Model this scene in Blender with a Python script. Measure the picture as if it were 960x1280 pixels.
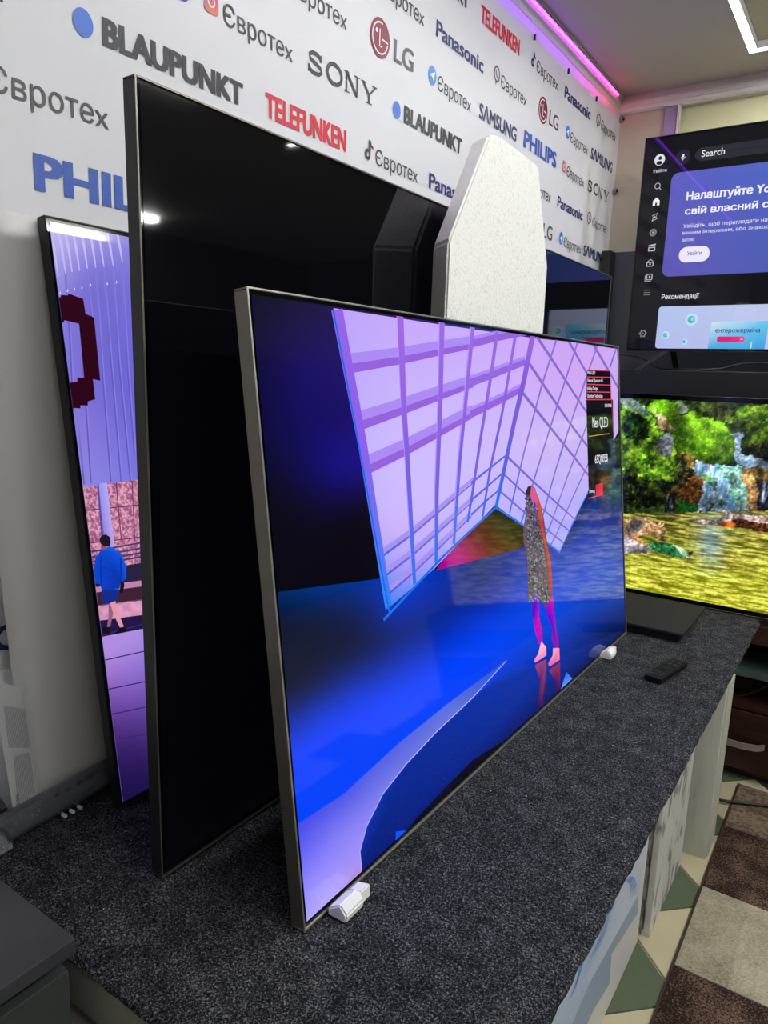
import bpy, bmesh, math, random
import numpy as np
from mathutils import Matrix, Vector
sc = bpy.context.scene
for o in list(bpy.data.objects): bpy.data.objects.remove(o)
COL = sc.collection
PI = math.pi

# ------------------------------------------------------------------ camera, world, lights, exposure
F_PX, YAW, PITCH, ROLL, CAM_Z = 897.26, -0.5950, 0.1906, 0.0319, 0.7323     # counter top is z = 0
FLOOR_Z, CEIL_Z = -0.65, 1.965
def cam_axes():
    fw = np.array([math.sin(YAW)*math.cos(PITCH), math.cos(YAW)*math.cos(PITCH), -math.sin(PITCH)])
    rt = np.array([math.cos(YAW), -math.sin(YAW), 0.0]); up = np.cross(rt, fw)
    c, s = math.cos(ROLL), math.sin(ROLL)
    return c*rt+s*up, -s*rt+c*up, -fw
RT, UP, BK = cam_axes()
cam_d = bpy.data.cameras.new('camera'); cam = bpy.data.objects.new('camera', cam_d); COL.objects.link(cam)
cam_d.sensor_fit = 'VERTICAL'; cam_d.sensor_height = 24.0; cam_d.lens = F_PX/1280*24.0
cam_d.clip_start = 0.02; cam_d.clip_end = 60
M = Matrix.Identity(4)
for i, a in enumerate((RT, UP, BK)):
    for r in range(3): M[r][i] = a[r]
M[2][3] = CAM_Z
cam.matrix_world = M; sc.camera = cam

w = bpy.data.worlds.new('room_air'); sc.world = w; w.use_nodes = True
w.node_tree.nodes['Background'].inputs[0].default_value = (0.8, 0.86, 1.0, 1)
w.node_tree.nodes['Background'].inputs[1].default_value = 0.3
sc.view_settings.view_transform = 'Standard'; sc.view_settings.look = 'None'
sc.view_settings.gamma = 1.0; sc.view_settings.use_curve_mapping = False
sc.view_settings.exposure = 0.0
LAMP_POWER = 68.0       # radiance of the ceiling light diffusers

# ------------------------------------------------------------------ measuring helpers
CP = np.array([0.0, 0.0, CAM_Z]); AX = np.array([RT, UP, BK])
def ray(x, y): return AX.T @ np.array([x-480.0, -(y-640.0), -F_PX])
def at(ax, v, x, y):
    r = ray(x, y); return CP + r*(v-CP[ax])/r[ax]
def proj(P):
    c = (np.asarray(P)-CP) @ AX.T
    return 480+F_PX*c[..., 0]/-c[..., 2], 640-F_PX*c[..., 1]/-c[..., 2]
def lin(c):
    c = np.asarray(c, float)/255.0
    return np.where(c <= 0.04045, c/12.92, ((c+0.055)/1.055)**2.4)

# ------------------------------------------------------------------ materials
def newmat(name):
    m = bpy.data.materials.new(name); m.use_nodes = True
    return m, m.node_tree.nodes, m.node_tree.links, m.node_tree.nodes['Principled BSDF']
def mat(name, rgb, rough=0.5, metal=0.0, spec=0.5, var=0.0, vscale=20.0, bump=0.0, bscale=200.0, emit=None, es=1.0, coords='Object'):
    m, N, L, b = newmat(name)
    c = tuple(lin(rgb))+(1,)
    b.inputs['Base Color'].default_value = c; b.inputs['Roughness'].default_value = rough
    b.inputs['Metallic'].default_value = metal; b.inputs['Specular IOR Level'].default_value = spec
    tc = N.new('ShaderNodeTexCoord')
    nz = N.new('ShaderNodeTexNoise'); nz.inputs['Scale'].default_value = vscale; nz.inputs['Detail'].default_value = 4
    L.new(tc.outputs[coords], nz.inputs['Vector'])
    if var:
        mx = N.new('ShaderNodeMix'); mx.data_type = 'RGBA'
        mx.inputs[6].default_value = tuple(x*(1-var) for x in c[:3])+(1,); mx.inputs[7].default_value = tuple(min(1, x*(1+var)) for x in c[:3])+(1,)
        L.new(nz.outputs['Fac'], mx.inputs[0]); L.new(mx.outputs[2], b.inputs['Base Color'])
    if bump:
        n2 = N.new('ShaderNodeTexNoise'); n2.inputs['Scale'].default_value = bscale; n2.inputs['Detail'].default_value = 3
        L.new(tc.outputs[coords], n2.inputs['Vector'])
        bp = N.new('ShaderNodeBump'); bp.inputs['Strength'].default_value = bump; bp.inputs['Distance'].default_value = 0.002
        L.new(n2.outputs['Fac'], bp.inputs['Height']); L.new(bp.outputs['Normal'], b.inputs['Normal'])
    if emit is not None:
        b.inputs['Emission Color'].default_value = tuple(lin(emit))+(1,); b.inputs['Emission Strength'].default_value = es
    return m
def screen_mat(name, rough, ior=1.5, es=1.0):
    m, N, L, b = newmat(name)
    b.inputs['Base Color'].default_value = (0.002, 0.002, 0.003, 1); b.inputs['Roughness'].default_value = rough
    b.inputs['IOR'].default_value = ior
    a = N.new('ShaderNodeVertexColor'); a.layer_name = 'Col'
    L.new(a.outputs['Color'], b.inputs['Emission Color']); b.inputs['Emission Strength'].default_value = es
    return m
def ink_mat(name, rough=0.5):
    m, N, L, b = newmat(name)
    b.inputs['Roughness'].default_value = rough
    a = N.new('ShaderNodeVertexColor'); a.layer_name = 'Col'
    L.new(a.outputs['Color'], b.inputs['Base Color'])
    return m
def ramp2(N, L, src, stops):
    r = N.new('ShaderNodeValToRGB'); e = r.color_ramp.elements
    while len(e) < len(stops): e.new(0.5)
    for el, (p, c) in zip(e, stops): el.position = p; el.color = tuple(c)+(1,)
    L.new(src, r.inputs[0]); return r.outputs[0]
def carpet_mat():
    m, N, L, b = newmat('grey_carpet')
    tc = N.new('ShaderNodeTexCoord')
    mp = N.new('ShaderNodeMapping'); L.new(tc.outputs['Object'], mp.inputs[0])
    wn = N.new('ShaderNodeTexNoise'); wn.inputs['Scale'].default_value = 90; wn.inputs['Detail'].default_value = 2
    L.new(mp.outputs[0], wn.inputs['Vector'])
    mixv = N.new('ShaderNodeMix'); mixv.data_type = 'VECTOR'; mixv.inputs[0].default_value = 0.012
    L.new(mp.outputs[0], mixv.inputs[4]); L.new(wn.outputs['Color'], mixv.inputs[5])
    n1 = N.new('ShaderNodeTexNoise'); n1.inputs['Scale'].default_value = 400; n1.inputs['Detail'].default_value = 3; n1.inputs['Roughness'].default_value = 0.7
    L.new(mixv.outputs[1], n1.inputs['Vector'])
    n2 = N.new('ShaderNodeTexNoise'); n2.inputs['Scale'].default_value = 28; n2.inputs['Detail'].default_value = 3
    L.new(mp.outputs[0], n2.inputs['Vector'])
    ad = N.new('ShaderNodeMath'); ad.operation = 'MULTIPLY_ADD'; ad.inputs[1].default_value = 0.16
    L.new(n2.outputs['Fac'], ad.inputs[0]); L.new(n1.outputs['Fac'], ad.inputs[2])
    col = ramp2(N, L, ad.outputs[0], [(0.50, (0.004, 0.004, 0.006)), (0.57, (0.016, 0.016, 0.020)), (0.65, (0.062, 0.062, 0.069)), (0.75, (0.22, 0.22, 0.235))])
    L.new(col, b.inputs['Base Color']); b.inputs['Roughness'].default_value = 0.95; b.inputs['Specular IOR Level'].default_value = 0.1
    bp = N.new('ShaderNodeBump'); bp.inputs['Strength'].default_value = 0.8; bp.inputs['Distance'].default_value = 0.003
    L.new(n1.outputs['Fac'], bp.inputs['Height']); L.new(bp.outputs['Normal'], b.inputs['Normal'])
    return m
def rug_mat(name, dark, light, scale, lo=0.47, hi=0.56):
    m, N, L, b = newmat(name)
    tc = N.new('ShaderNodeTexCoord')
    n1 = N.new('ShaderNodeTexNoise'); n1.inputs['Scale'].default_value = scale; n1.inputs['Detail'].default_value = 6; n1.inputs['Roughness'].default_value = 0.75
    L.new(tc.outputs['Object'], n1.inputs['Vector'])
    n2 = N.new('ShaderNodeTexNoise'); n2.inputs['Scale'].default_value = 12; L.new(tc.outputs['Object'], n2.inputs['Vector'])
    ad = N.new('ShaderNodeMath'); ad.operation = 'MULTIPLY_ADD'; ad.inputs[1].default_value = 0.35; L.new(n2.outputs['Fac'], ad.inputs[0]); L.new(n1.outputs['Fac'], ad.inputs[2])
    sb = N.new('ShaderNodeMath'); sb.operation = 'SUBTRACT'; sb.inputs[1].default_value = 0.175; L.new(ad.outputs[0], sb.inputs[0])
    col = ramp2(N, L, sb.outputs[0], [(lo, lin(dark)), (hi, lin(light))])
    L.new(col, b.inputs['Base Color']); b.inputs['Roughness'].default_value = 0.95; b.inputs['Specular IOR Level'].default_value = 0.1
    bp = N.new('ShaderNodeBump'); bp.inputs['Strength'].default_value = 0.5; bp.inputs['Distance'].default_value = 0.002
    L.new(n1.outputs['Fac'], bp.inputs['Height']); L.new(bp.outputs['Normal'], b.inputs['Normal'])
    return m
def foam_mat():
    m, N, L, b = newmat('white_bead_foam')
    tc = N.new('ShaderNodeTexCoord'); v = N.new('ShaderNodeTexVoronoi'); v.inputs['Scale'].default_value = 200
    L.new(tc.outputs['Object'], v.inputs['Vector'])
    col = ramp2(N, L, v.outputs['Distance'], [(0.0, lin((250, 249, 243))), (0.6, lin((247, 245, 237))), (0.9, lin((232, 230, 219)))])
    L.new(col, b.inputs['Base Color']); b.inputs['Roughness'].default_value = 0.55
    bp = N.new('ShaderNodeBump'); bp.inputs['Strength'].default_value = 0.4; bp.inputs['Distance'].default_value = 0.001; bp.invert = True
    L.new(v.outputs['Distance'], bp.inputs['Height']); L.new(bp.outputs['Normal'], b.inputs['Normal'])
    return m
def wood_mat(name, a, c, rough=0.35, scale=(1.5, 14, 14)):
    m, N, L, b = newmat(name)
    tc = N.new('ShaderNodeTexCoord'); mp = N.new('ShaderNodeMapping'); mp.inputs['Scale'].default_value = scale
    L.new(tc.outputs['Object'], mp.inputs[0]); n = N.new('ShaderNodeTexNoise'); n.inputs['Scale'].default_value = 6; n.inputs['Detail'].default_value = 6
    L.new(mp.outputs[0], n.inputs['Vector'])
    L.new(ramp2(N, L, n.outputs['Fac'], [(0.35, lin(a)), (0.65, lin(c))]), b.inputs['Base Color']); b.inputs['Roughness'].default_value = rough
    return m
def painted_mat(name, base, stain, amt=0.62, scale=(9, 9, 2.2)):
    m, N, L, b = newmat(name)
    tc = N.new('ShaderNodeTexCoord'); mp = N.new('ShaderNodeMapping'); mp.inputs['Scale'].default_value = scale
    L.new(tc.outputs['Object'], mp.inputs[0]); n = N.new('ShaderNodeTexNoise'); n.inputs['Scale'].default_value = 2.5; n.inputs['Detail'].default_value = 5
    L.new(mp.outputs[0], n.inputs['Vector'])
    L.new(ramp2(N, L, n.outputs['Fac'], [(0.45, lin(base)), (amt, lin(base)*0.9), (amt+0.06, lin(stain))]), b.inputs['Base Color']); b.inputs['Roughness'].default_value = 0.6
    return m
def clear_mat(name, rgb, alpha):
    m, N, L, b = newmat(name)
    b.inputs['Base Color'].default_value = tuple(lin(rgb))+(1,); b.inputs['Roughness'].default_value = 0.12
    b.inputs['Alpha'].default_value = alpha
    tc = N.new('ShaderNodeTexCoord'); n = N.new('ShaderNodeTexNoise'); n.inputs['Scale'].default_value = 26; n.inputs['Detail'].default_value = 3
    L.new(tc.outputs['Object'], n.inputs['Vector'])
    bp = N.new('ShaderNodeBump'); bp.inputs['Strength'].default_value = 1.0; bp.inputs['Distance'].default_value = 0.01
    L.new(n.outputs['Fac'], bp.inputs['Height']); L.new(bp.outputs['Normal'], b.inputs['Normal'])
    return m

MT = dict(
    ceiling=mat('ceiling_paint', (196, 189, 178), 0.55, var=0.04, vscale=3),
    ceiling_in=mat('ceiling_panel', (205, 198, 165), 0.5, var=0.05, vscale=5),
    wall=mat('plaster', (205, 203, 198), 0.7, var=0.05, vscale=4),
    wall_far=mat('far_wall_paint', (186, 178, 154), 0.65, var=0.05, vscale=5),
    wall_green=mat('green_cream_paint', (212, 208, 160), 0.6, var=0.04, vscale=5),
    wall_mid=mat('back_wall', (120, 118, 116), 0.7, var=0.06, vscale=4),
    wall_dark=mat('dark_shop_wall', (66, 64, 64), 0.7, var=0.08, vscale=4),
    trim=mat('white_trim', (214, 208, 200), 0.45, var=0.05, vscale=8),
    banner=mat('banner_vinyl', (216, 214, 216), 0.42, var=0.02, vscale=6, spec=0.4),
    ink=ink_mat('banner_ink', 0.45), paper=ink_mat('printed_paper', 0.5),
    carpet=carpet_mat(), foam=foam_mat(),
    foam_soft=mat('soft_white_foam', (238, 236, 232), 0.7, bump=0.25, bscale=300),
    black=mat('black_plastic', (16, 16, 18), 0.45, var=0.1, vscale=30, bump=0.05, bscale=400),
    blackgloss=mat('black_frame', (10, 10, 12), 0.25),
    side=mat('dark_frame_side', (34, 33, 33), 0.42, var=0.08, vscale=60),
    alu=mat('grey_metal_frame', (120, 116, 108), 0.38, metal=0.7, var=0.08, vscale=80),
    edge=mat('bright_metal_edge', (190, 186, 176), 0.3, metal=0.8),
    steel=mat('galvanised_steel', (165, 160, 175), 0.4, metal=0.6, var=0.15, vscale=25),
    cab=mat('charcoal_laminate', (52, 52, 56), 0.5, var=0.04, vscale=14, bump=0.04, bscale=500),
    plate=mat('black_satin_plate', (30, 30, 33), 0.6, spec=0.25),
    remote=mat('remote_black', (14, 14, 16), 0.7, spec=0.2),
    cabf=mat('dark_green_grey_front', (50, 54, 53), 0.5, var=0.05, vscale=10),
    board=painted_mat('grey_painted_board', (158, 161, 148), (130, 134, 124)),
    shelfgrey=mat('grey_panel', (78, 80, 86), 0.5, var=0.05, vscale=8),
    shelf=mat('black_shelf', (22, 22, 24), 0.4, var=0.1, vscale=10),
    wood=wood_mat('dark_red_wood', (34, 17, 14), (62, 32, 26), 0.3),
    handle=mat('satin_handle', (170, 160, 155), 0.35, metal=0.5),
    box_w=painted_mat('white_smeared_paint', (212, 210, 204), (140, 134, 130), 0.56, (16, 12, 5)),
    pillar=painted_mat('white_painted_wood', (196, 198, 184), (170, 168, 156), 0.62),
    carton=mat('white_carton', (222, 220, 214), 0.5, var=0.03, vscale=7),
    tile_b=mat('beige_floor_tile', (196, 184, 152), 0.32, var=0.10, vscale=9),
    tile_g=mat('green_floor_tile', (86, 98, 76), 0.35, var=0.12, vscale=60),
    grout=mat('pale_grout', (196, 188, 168), 0.8, var=0.05),
    rug_br=rug_mat('brown_rug', (44, 31, 27), (112, 90, 78), 190, 0.48, 0.58),
    rug_be=rug_mat('beige_rug', (120, 110, 92), (176, 166, 146), 170, 0.30, 0.62),
    rug_ta=rug_mat('taupe_rug', (92, 74, 64), (142, 122, 104), 70, 0.42, 0.6),
    rug_edge=mat('rug_binding', (58, 42, 36), 0.9, bump=0.4),
    cable=mat('cable_rubber', (14, 14, 15), 0.45), sleeve=clear_mat('grey_foam_sleeve', (92, 94, 96), 0.78),
    sleeve_in=mat('dark_core', (24, 24, 26), 0.5), film=clear_mat('clear_film', (235, 238, 240), 0.13),
    sheet=mat('white_foam_sheet', (214, 211, 206), 0.6, var=0.03, vscale=3, bump=0.15, bscale=120),
    white=mat('white_plastic', (235, 235, 232), 0.3),
    lamp=mat('lamp_diffuser', (250, 250, 250), 0.5, emit=(248, 252, 255), es=LAMP_POWER),
    scr_front=screen_mat('front_screen', 0.05, 1.36), scr_mid=screen_mat('dark_screen', 0.035, 1.5),
    scr_left=screen_mat('left_screen', 0.05, 1.5), scr_up=screen_mat('upper_screen', 0.03, 1.32), scr_low=screen_mat('lower_screen', 0.15, 1.4),
)

# ------------------------------------------------------------------ object helpers
def props(o, label=None, cat=None, group=None, kind=None):
    if label: o['label'] = label
    if cat: o['category'] = cat
    if group: o['group'] = group
    if kind: o['kind'] = kind
    return o
def link_mesh(name, me, m=None, parent=None, loc=None):
    o = bpy.data.objects.new(name, me); COL.objects.link(o)
    if m: me.materials.append(m)
    if parent: o.parent = parent
    if loc: o.location = loc
    return o
def obj(name, bm, m, parent=None, smooth=False, loc=None):
    me = bpy.data.meshes.new(name); bmesh.ops.recalc_face_normals(bm, faces=bm.faces); bm.to_mesh(me); bm.free()
    if smooth:
        for p in me.polygons: p.use_smooth = True
    return link_mesh(name, me, m, parent, loc)
def empty(name, loc=(0, 0, 0), label=None, cat=None, group=None, kind=None):
    o = bpy.data.objects.new(name, None); COL.objects.link(o); o.location = loc; o.empty_display_size = 0.05
    return props(o, label, cat, group, kind)
def box(bm, x0, x1, y0, y1, z0, z1, bev=0.0, seg=2):
    vs = [bm.verts.new(p) for p in ((x0, y0, z0), (x1, y0, z0), (x1, y1, z0), (x0, y1, z0), (x0, y0, z1), (x1, y0, z1), (x1, y1, z1), (x0, y1, z1))]
    fs = [bm.faces.new([vs[i] for i in f]) for f in ((0, 3, 2, 1), (4, 5, 6, 7), (0, 1, 5, 4), (1, 2, 6, 5), (2, 3, 7, 6), (3, 0, 4, 7))]
    if bev:
        es = list({e for f in fs for e in f.edges})
        bmesh.ops.bevel(bm, geom=es, offset=bev, segments=seg, affect='EDGES', profile=0.5)
def bx(name, x0, x1, y0, y1, z0, z1, m, parent=None, bev=0.0, seg=2, **k):
    bm = bmesh.new(); box(bm, x0, x1, y0, y1, z0, z1, bev, seg); return obj(name, bm, m, parent, **k)
def prism(bm, pts, d):      # closed outline pts (3D), extruded by vector d
    d = Vector(d); a = [bm.verts.new(p) for p in pts]; b = [bm.verts.new(Vector(p)+d) for p in pts]
    bm.faces.new(a); bm.faces.new(b[::-1]); n = len(a)
    for i in range(n): bm.faces.new((a[i], b[i], b[(i+1) % n], a[(i+1) % n]))
def tube(bm, pts, r, seg=8, rz=None):
    pts = [Vector(p) for p in pts]; rings = []
    for i, p in enumerate(pts):
        t = (pts[min(i+1, len(pts)-1)]-pts[max(i-1, 0)]).normalized()
        a = t.cross(Vector((0, 0, 1)))
        if a.length < 1e-3: a = t.cross(Vector((1, 0, 0)))
        a.normalize(); b = a.cross(t).normalized(); rr = r[i] if isinstance(r, (list, tuple)) else r
        rings.append([bm.verts.new(p+a*rr*math.cos(2*PI*k/seg)+b*(rz or rr)*math.sin(2*PI*k/seg)) for k in range(seg)])
    for i in range(len(rings)-1):
        for k in range(seg): bm.faces.new((rings[i][k], rings[i][(k+1) % seg], rings[i+1][(k+1) % seg], rings[i+1][k]))
    bm.faces.new(rings[0][::-1]); bm.faces.new(rings[-1])
def spline(P, n=8):
    P = [Vector(p) for p in P]; out = []
    for i in range(len(P)-1):
        p0, p1, p2, p3 = P[max(i-1, 0)], P[i], P[i+1], P[min(i+2, len(P)-1)]
        for k in range(n):
            t = k/n; out.append(0.5*((2*p1)+(p2-p0)*t+(2*p0-5*p1+4*p2-p3)*t*t+(3*p1-p0-3*p2+p3)*t**3))
    out.append(P[-1]); return out

# ------------------------------------------------------------------ flat pictures and print
_txt = {}
def adv(s):
    a = text_mesh('H'+s+'H', raw=True)[0][:, 0]; b = text_mesh('HH')[0][:, 0]; return (a.max()-a.min())-(b.max()-b.min())
def text_mesh(s, bold=0.0, raw=False):
    k = (s, bold)
    if k in _txt: return _txt[k]
    if 'н' in s and not raw:        # this letter is laid from three bars of its own
        V, Fc, pen = [], [], 0.0
        for i, part in enumerate(s.split('н')):
            if i:
                for a, b, c, d in ((0.08, 0.155, 0.0, 0.54), (0.435, 0.51, 0.0, 0.54), (0.155, 0.435, 0.245, 0.315)):
                    n = len(V); V += [(pen+a, c), (pen+b, c), (pen+b, d), (pen+a, d)]; Fc.append((n, n+1, n+2, n+3))
                pen += adv('н')
            if part:
                v, f = text_mesh(part); n = len(V); V += [(x+pen, y) for x, y in v]; Fc += [tuple(n+j for j in q) for q in f]; pen += adv(part)
        _txt[k] = (np.array(V), Fc); return _txt[k]
    c = bpy.data.curves.new('t', 'FONT'); c.body = s; c.size = 1.0; c.offset = bold; c.resolution_u = 3; c.fill_mode = 'FRONT'
    o = bpy.data.objects.new('t', c); COL.objects.link(o)
    dg = bpy.context.evaluated_depsgraph_get(); dg.update()
    me = bpy.data.meshes.new_from_object(o.evaluated_get(dg))
    V = np.array([v.co[:2] for v in me.vertices]) if len(me.vertices) else np.zeros((0, 2)); Fc = [tuple(p.vertices) for p in me.polygons]
    bpy.data.objects.remove(o); bpy.data.curves.remove(c); bpy.data.meshes.remove(me)
    _txt[k] = (V, Fc); return _txt[k]
CAPH = text_mesh('H')[0][:, 1].max()
class Pic:      # polygons in a plane (u, v) with a colour per corner; k is a stacking layer
    def __init__(s): s.V = []; s.F = []; s.C = []
    def poly(s, pts, col, k=1, tri=None):
        n = len(s.V); cols = np.asarray(col, float)
        s.V += [(p[0], p[1], k) for p in pts]
        if cols.ndim == 1: cols = np.repeat(cols[None], len(pts), 0)
        s.F.append(list(range(n, n+len(pts)))); s.C += [tuple(c) for c in cols]
    def mesh(s, V, F, col, k=1):
        n = len(s.V); s.V += [(a, b, k) for a, b in V]; cols = np.asarray(col, float)
        if cols.ndim == 1: s.C += [tuple(cols)]*len(V)
        else: s.C += [tuple(c) for c in cols]
        s.F += [[n+i for i in f] for f in F]
    def text(s, t, u, v, w=None, h=0.04, col=(0, 0, 0), bold=0.0, k=1, fn=None):
        V, Fc = text_mesh(t.replace('х', 'x'), 0.0)
        if not len(V): return
        V = V.copy(); V[:, 0] -= V[:, 0].min(); sy = h/CAPH*(1-bold*0.8); sx = (w/(V[:, 0].max()+2*bold)) if w else sy
        sh = [(0, 0)] if bold < 0.004 else [(0, 0), (2*bold, 0), (0, bold), (2*bold, bold)]+([(bold, 0), (bold, bold)] if bold > 0.02 else [])
        for i, (dx, dy) in enumerate(sh):
            Q = np.stack([u+(V[:, 0]+dx)*sx, v+(V[:, 1]+dy)*sy], 1)
            if fn: Q = np.array([fn(*p) for p in Q])
            s.mesh(Q, Fc, col, k+0.07*i)
    def disc(s, u, v, ru, rv, col, k=1, n=28, a0=0, a1=2*PI):
        s.poly([(u+ru*math.cos(a0+(a1-a0)*i/n), v+rv*math.sin(a0+(a1-a0)*i/n)) for i in range(n)], col, k)
    def line(s, P, wd, col, k=1):       # polyline with width wd (number or list)
        P = [np.array(p, float) for p in P]; n = len(P); L_, R_ = [], []
        for i in range(n):
            t = P[min(i+1, n-1)]-P[max(i-1, 0)]; t = t/(np.linalg.norm(t)+1e-12); q = np.array([-t[1], t[0]])
            ww = (wd[i] if isinstance(wd, (list, tuple)) else wd)/2
            L_.append(P[i]+q*ww); R_.append(P[i]-q*ww)
        cols = np.asarray(col, float)
        s.mesh(L_+R_, [(i, i+1, n+i+1, n+i) for i in range(n-1)], cols if cols.ndim == 1 else np.concatenate([cols, cols]), k)
    def ring(s, u, v, ru, rv, wd, col, k=1, a0=0.0, a1=2*PI, n=30):
        s.line([(u+ru*math.cos(a0+(a1-a0)*i/n), v+rv*math.sin(a0+(a1-a0)*i/n)) for i in range(n+1)], wd, col, k)
    def rrect(s, u0, u1, v0, v1, r, col, k=1, cols=None):
        P = []
        for cx, cy, a in ((u1-r, v1-r, 0), (u0+r, v1-r, 90), (u0+r, v0+r, 180), (u1-r, v0+r, 270)):
            for i in range(7):
                t = math.radians(a+15*i); P.append((cx+r*math.cos(t), cy+r*math.sin(t)))
        if cols is not None:
            c = [cols((p[0]-u0)/(u1-u0), (p[1]-v0)/(v1-v0)) for p in P]
            n = len(P); P.append(((u0+u1)/2, (v0+v1)/2)); c.append(cols(0.5, 0.5))
            s.mesh(P, [(i, (i+1) % n, n) for i in range(n)], np.array(c), k)
        else: s.poly(P, col, k)
    def grid(s, u0, u1, v0, v1, nu, nv, fn, k=0):    # fn(U, V) -> colours (n, 3)
        U, V = np.meshgrid(np.linspace(u0, u1, nu+1), np.linspace(v0, v1, nv+1)); U = U.ravel(); V = V.ravel()
        idx = lambda i, j: j*(nu+1)+i
        s.mesh(list(zip(U, V)), [(idx(i, j), idx(i+1, j), idx(i+1, j+1), idx(i, j+1)) for j in range(nv) for i in range(nu)], fn(U, V), k)
    def clip(s, u0, u1, v0, v1):
        V, C, F = s.V, s.C, s.F; s.V, s.C, s.F = list(V), list(C), []
        A = np.array([v[:2] for v in V]); ins = (A[:, 0] >= u0-1e-9) & (A[:, 0] <= u1+1e-9) & (A[:, 1] >= v0-1e-9) & (A[:, 1] <= v1+1e-9)
        for f in F:
            if all(ins[i] for i in f): s.F.append(f); continue
            P = [(V[i][0], V[i][1], V[i][2])+tuple(C[i]) for i in f]
            for ax, lim, sg in ((0, u0, 1), (0, u1, -1), (1, v0, 1), (1, v1, -1)):
                Q = []
                for i in range(len(P)):
                    a, b_ = P[i-1], P[i]; da, db = sg*(a[ax]-lim), sg*(b_[ax]-lim)
                    if (da >= 0) != (db >= 0): t = da/(da-db); Q.append(tuple(x+(y-x)*t for x, y in zip(a, b_)))
                    if db >= 0: Q.append(b_)
                P = Q
                if len(P) < 3: break
            if len(P) >= 3:
                n = len(s.V); s.V += [q[:3] for q in P]; s.C += [q[3:] for q in P]; s.F.append(list(range(n, n+len(P))))
    def build(s, name, m, to3, parent=None):
        me = bpy.data.meshes.new(name)
        me.from_pydata([to3(*p) for p in s.V], [], s.F)
        ca = me.color_attributes.new('Col', 'FLOAT_COLOR', 'CORNER')
        C4 = np.ones((len(s.C), 4), np.float32); C4[:, :3] = lin(np.clip(np.array(s.C), 0, 255))
        li = np.zeros(len(me.loops), np.int32); me.loops.foreach_get('vertex_index', li)
        ca.data.foreach_set('color', C4[li].ravel()); me.update()
        return link_mesh(name, me, m, parent)
crop = lambda ox, oy, s_: (lambda x, y: (ox+x/s_, oy+y/s_))
def inpoly(X, Y, P):
    r = np.zeros(X.shape, bool); n = len(P)
    for i in range(n):
        x1, y1 = P[i]; x2, y2 = P[(i+1) % n]
        if y1 == y2: continue
        c = ((Y < y1) != (Y < y2)) & (X < (x2-x1)*(Y-y1)/(y2-y1)+x1); r ^= c
    return r
def rbf(samples, X, Y, p=0):      # smooth colour field through the sampled colours (thin-plate spline)
    S = np.array([s[:2] for s in samples], float)/100; C = np.array([s[2] for s in samples], float)
    def phi(d2): return 0.5*d2*np.log(d2+1e-9)
    n = len(S); A = np.zeros((n+3, n+3)); D = ((S[:, None]-S[None])**2).sum(2); A[:n, :n] = phi(D)+np.eye(n)*0.05
    A[:n, n] = 1; A[:n, n+1:] = S; A[n, :n] = 1; A[n+1:, :n] = S.T
    B = np.zeros((n+3, 3)); B[:n] = C; w_ = np.linalg.solve(A, B)
    Q = np.stack([X, Y], 1)/100; Q = np.clip(Q, S.min(0)-0.15, S.max(0)+0.15)
    out = phi(((Q[:, None]-S[None])**2).sum(2)) @ w_[:n]+w_[n]+Q @ w_[n+1:]
    return np.clip(out, C.min(0), C.max(0))
def vnoise(U, V, sx, sy, seed, oc=3):
    rs = np.random.RandomState(seed); out = np.zeros(U.shape); amp = 1.0; tot = 0
    for o in range(oc):
        G = rs.rand(97, 97); x = U*sx*2**o; y = V*sy*2**o; xi = np.floor(x).astype(int); yi = np.floor(y).astype(int); fx = x-xi; fy = y-yi
        fx = fx*fx*(3-2*fx); fy = fy*fy*(3-2*fy)
        g = lambda a, b: G[a % 97, b % 97]
        out += amp*((g(xi, yi)*(1-fx)+g(xi+1, yi)*fx)*(1-fy)+(g(xi, yi+1)*(1-fx)+g(xi+1, yi+1)*fx)*fy); tot += amp; amp *= 0.55
    return out/tot

# ================================================================== SETTING
XW, YF = -1.17, 3.475       # banner wall and far wall
XR, YB = 4.0, -1.6
def structure(o): o['kind'] = 'structure'; return o
def wall_box(name, *a, m): return structure(bx(name, *a, m))
wall_box('wall_left', XW-0.1, XW, YB, YF+0.1, FLOOR_Z-0.02, CEIL_Z+0.05, m=MT['wall'])
XN, YN = 0.66, 6.6        # unseen corner at the right, set to darken reflections; the shop goes on behind
wall_box('wall_far', XW, XN, YF, YF+0.1, FLOOR_Z-0.02, CEIL_Z+0.05, m=MT['wall_green'])
wall_box('wall_return', XN-0.1, XN, YF+0.1, YN, FLOOR_Z-0.02, CEIL_Z+0.05, m=MT['wall_dark'])
wall_box('wall_end', XN-0.1, XR+0.1, YN, YN+0.1, FLOOR_Z-0.02, CEIL_Z+0.05, m=MT['wall_dark'])
wall_box('wall_right', XR, XR+0.1, YB, YN, FLOOR_Z-0.02, CEIL_Z+0.05, m=MT['wall_dark'])
wall_box('wall_back', XW-0.1, XR+0.1, YB-0.1, YB, FLOOR_Z-0.02, CEIL_Z+0.05, m=MT['wall_mid'])
wall_box('ceiling', XW-0.1, XR+0.1, YB-0.1, YN+0.1, CEIL_Z, CEIL_Z+0.08, m=MT['ceiling'])
structure(bx('trim_3', XW, -0.925, YF-0.03, YF, FLOOR_Z, CEIL_Z, MT['wall_far']))
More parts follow.
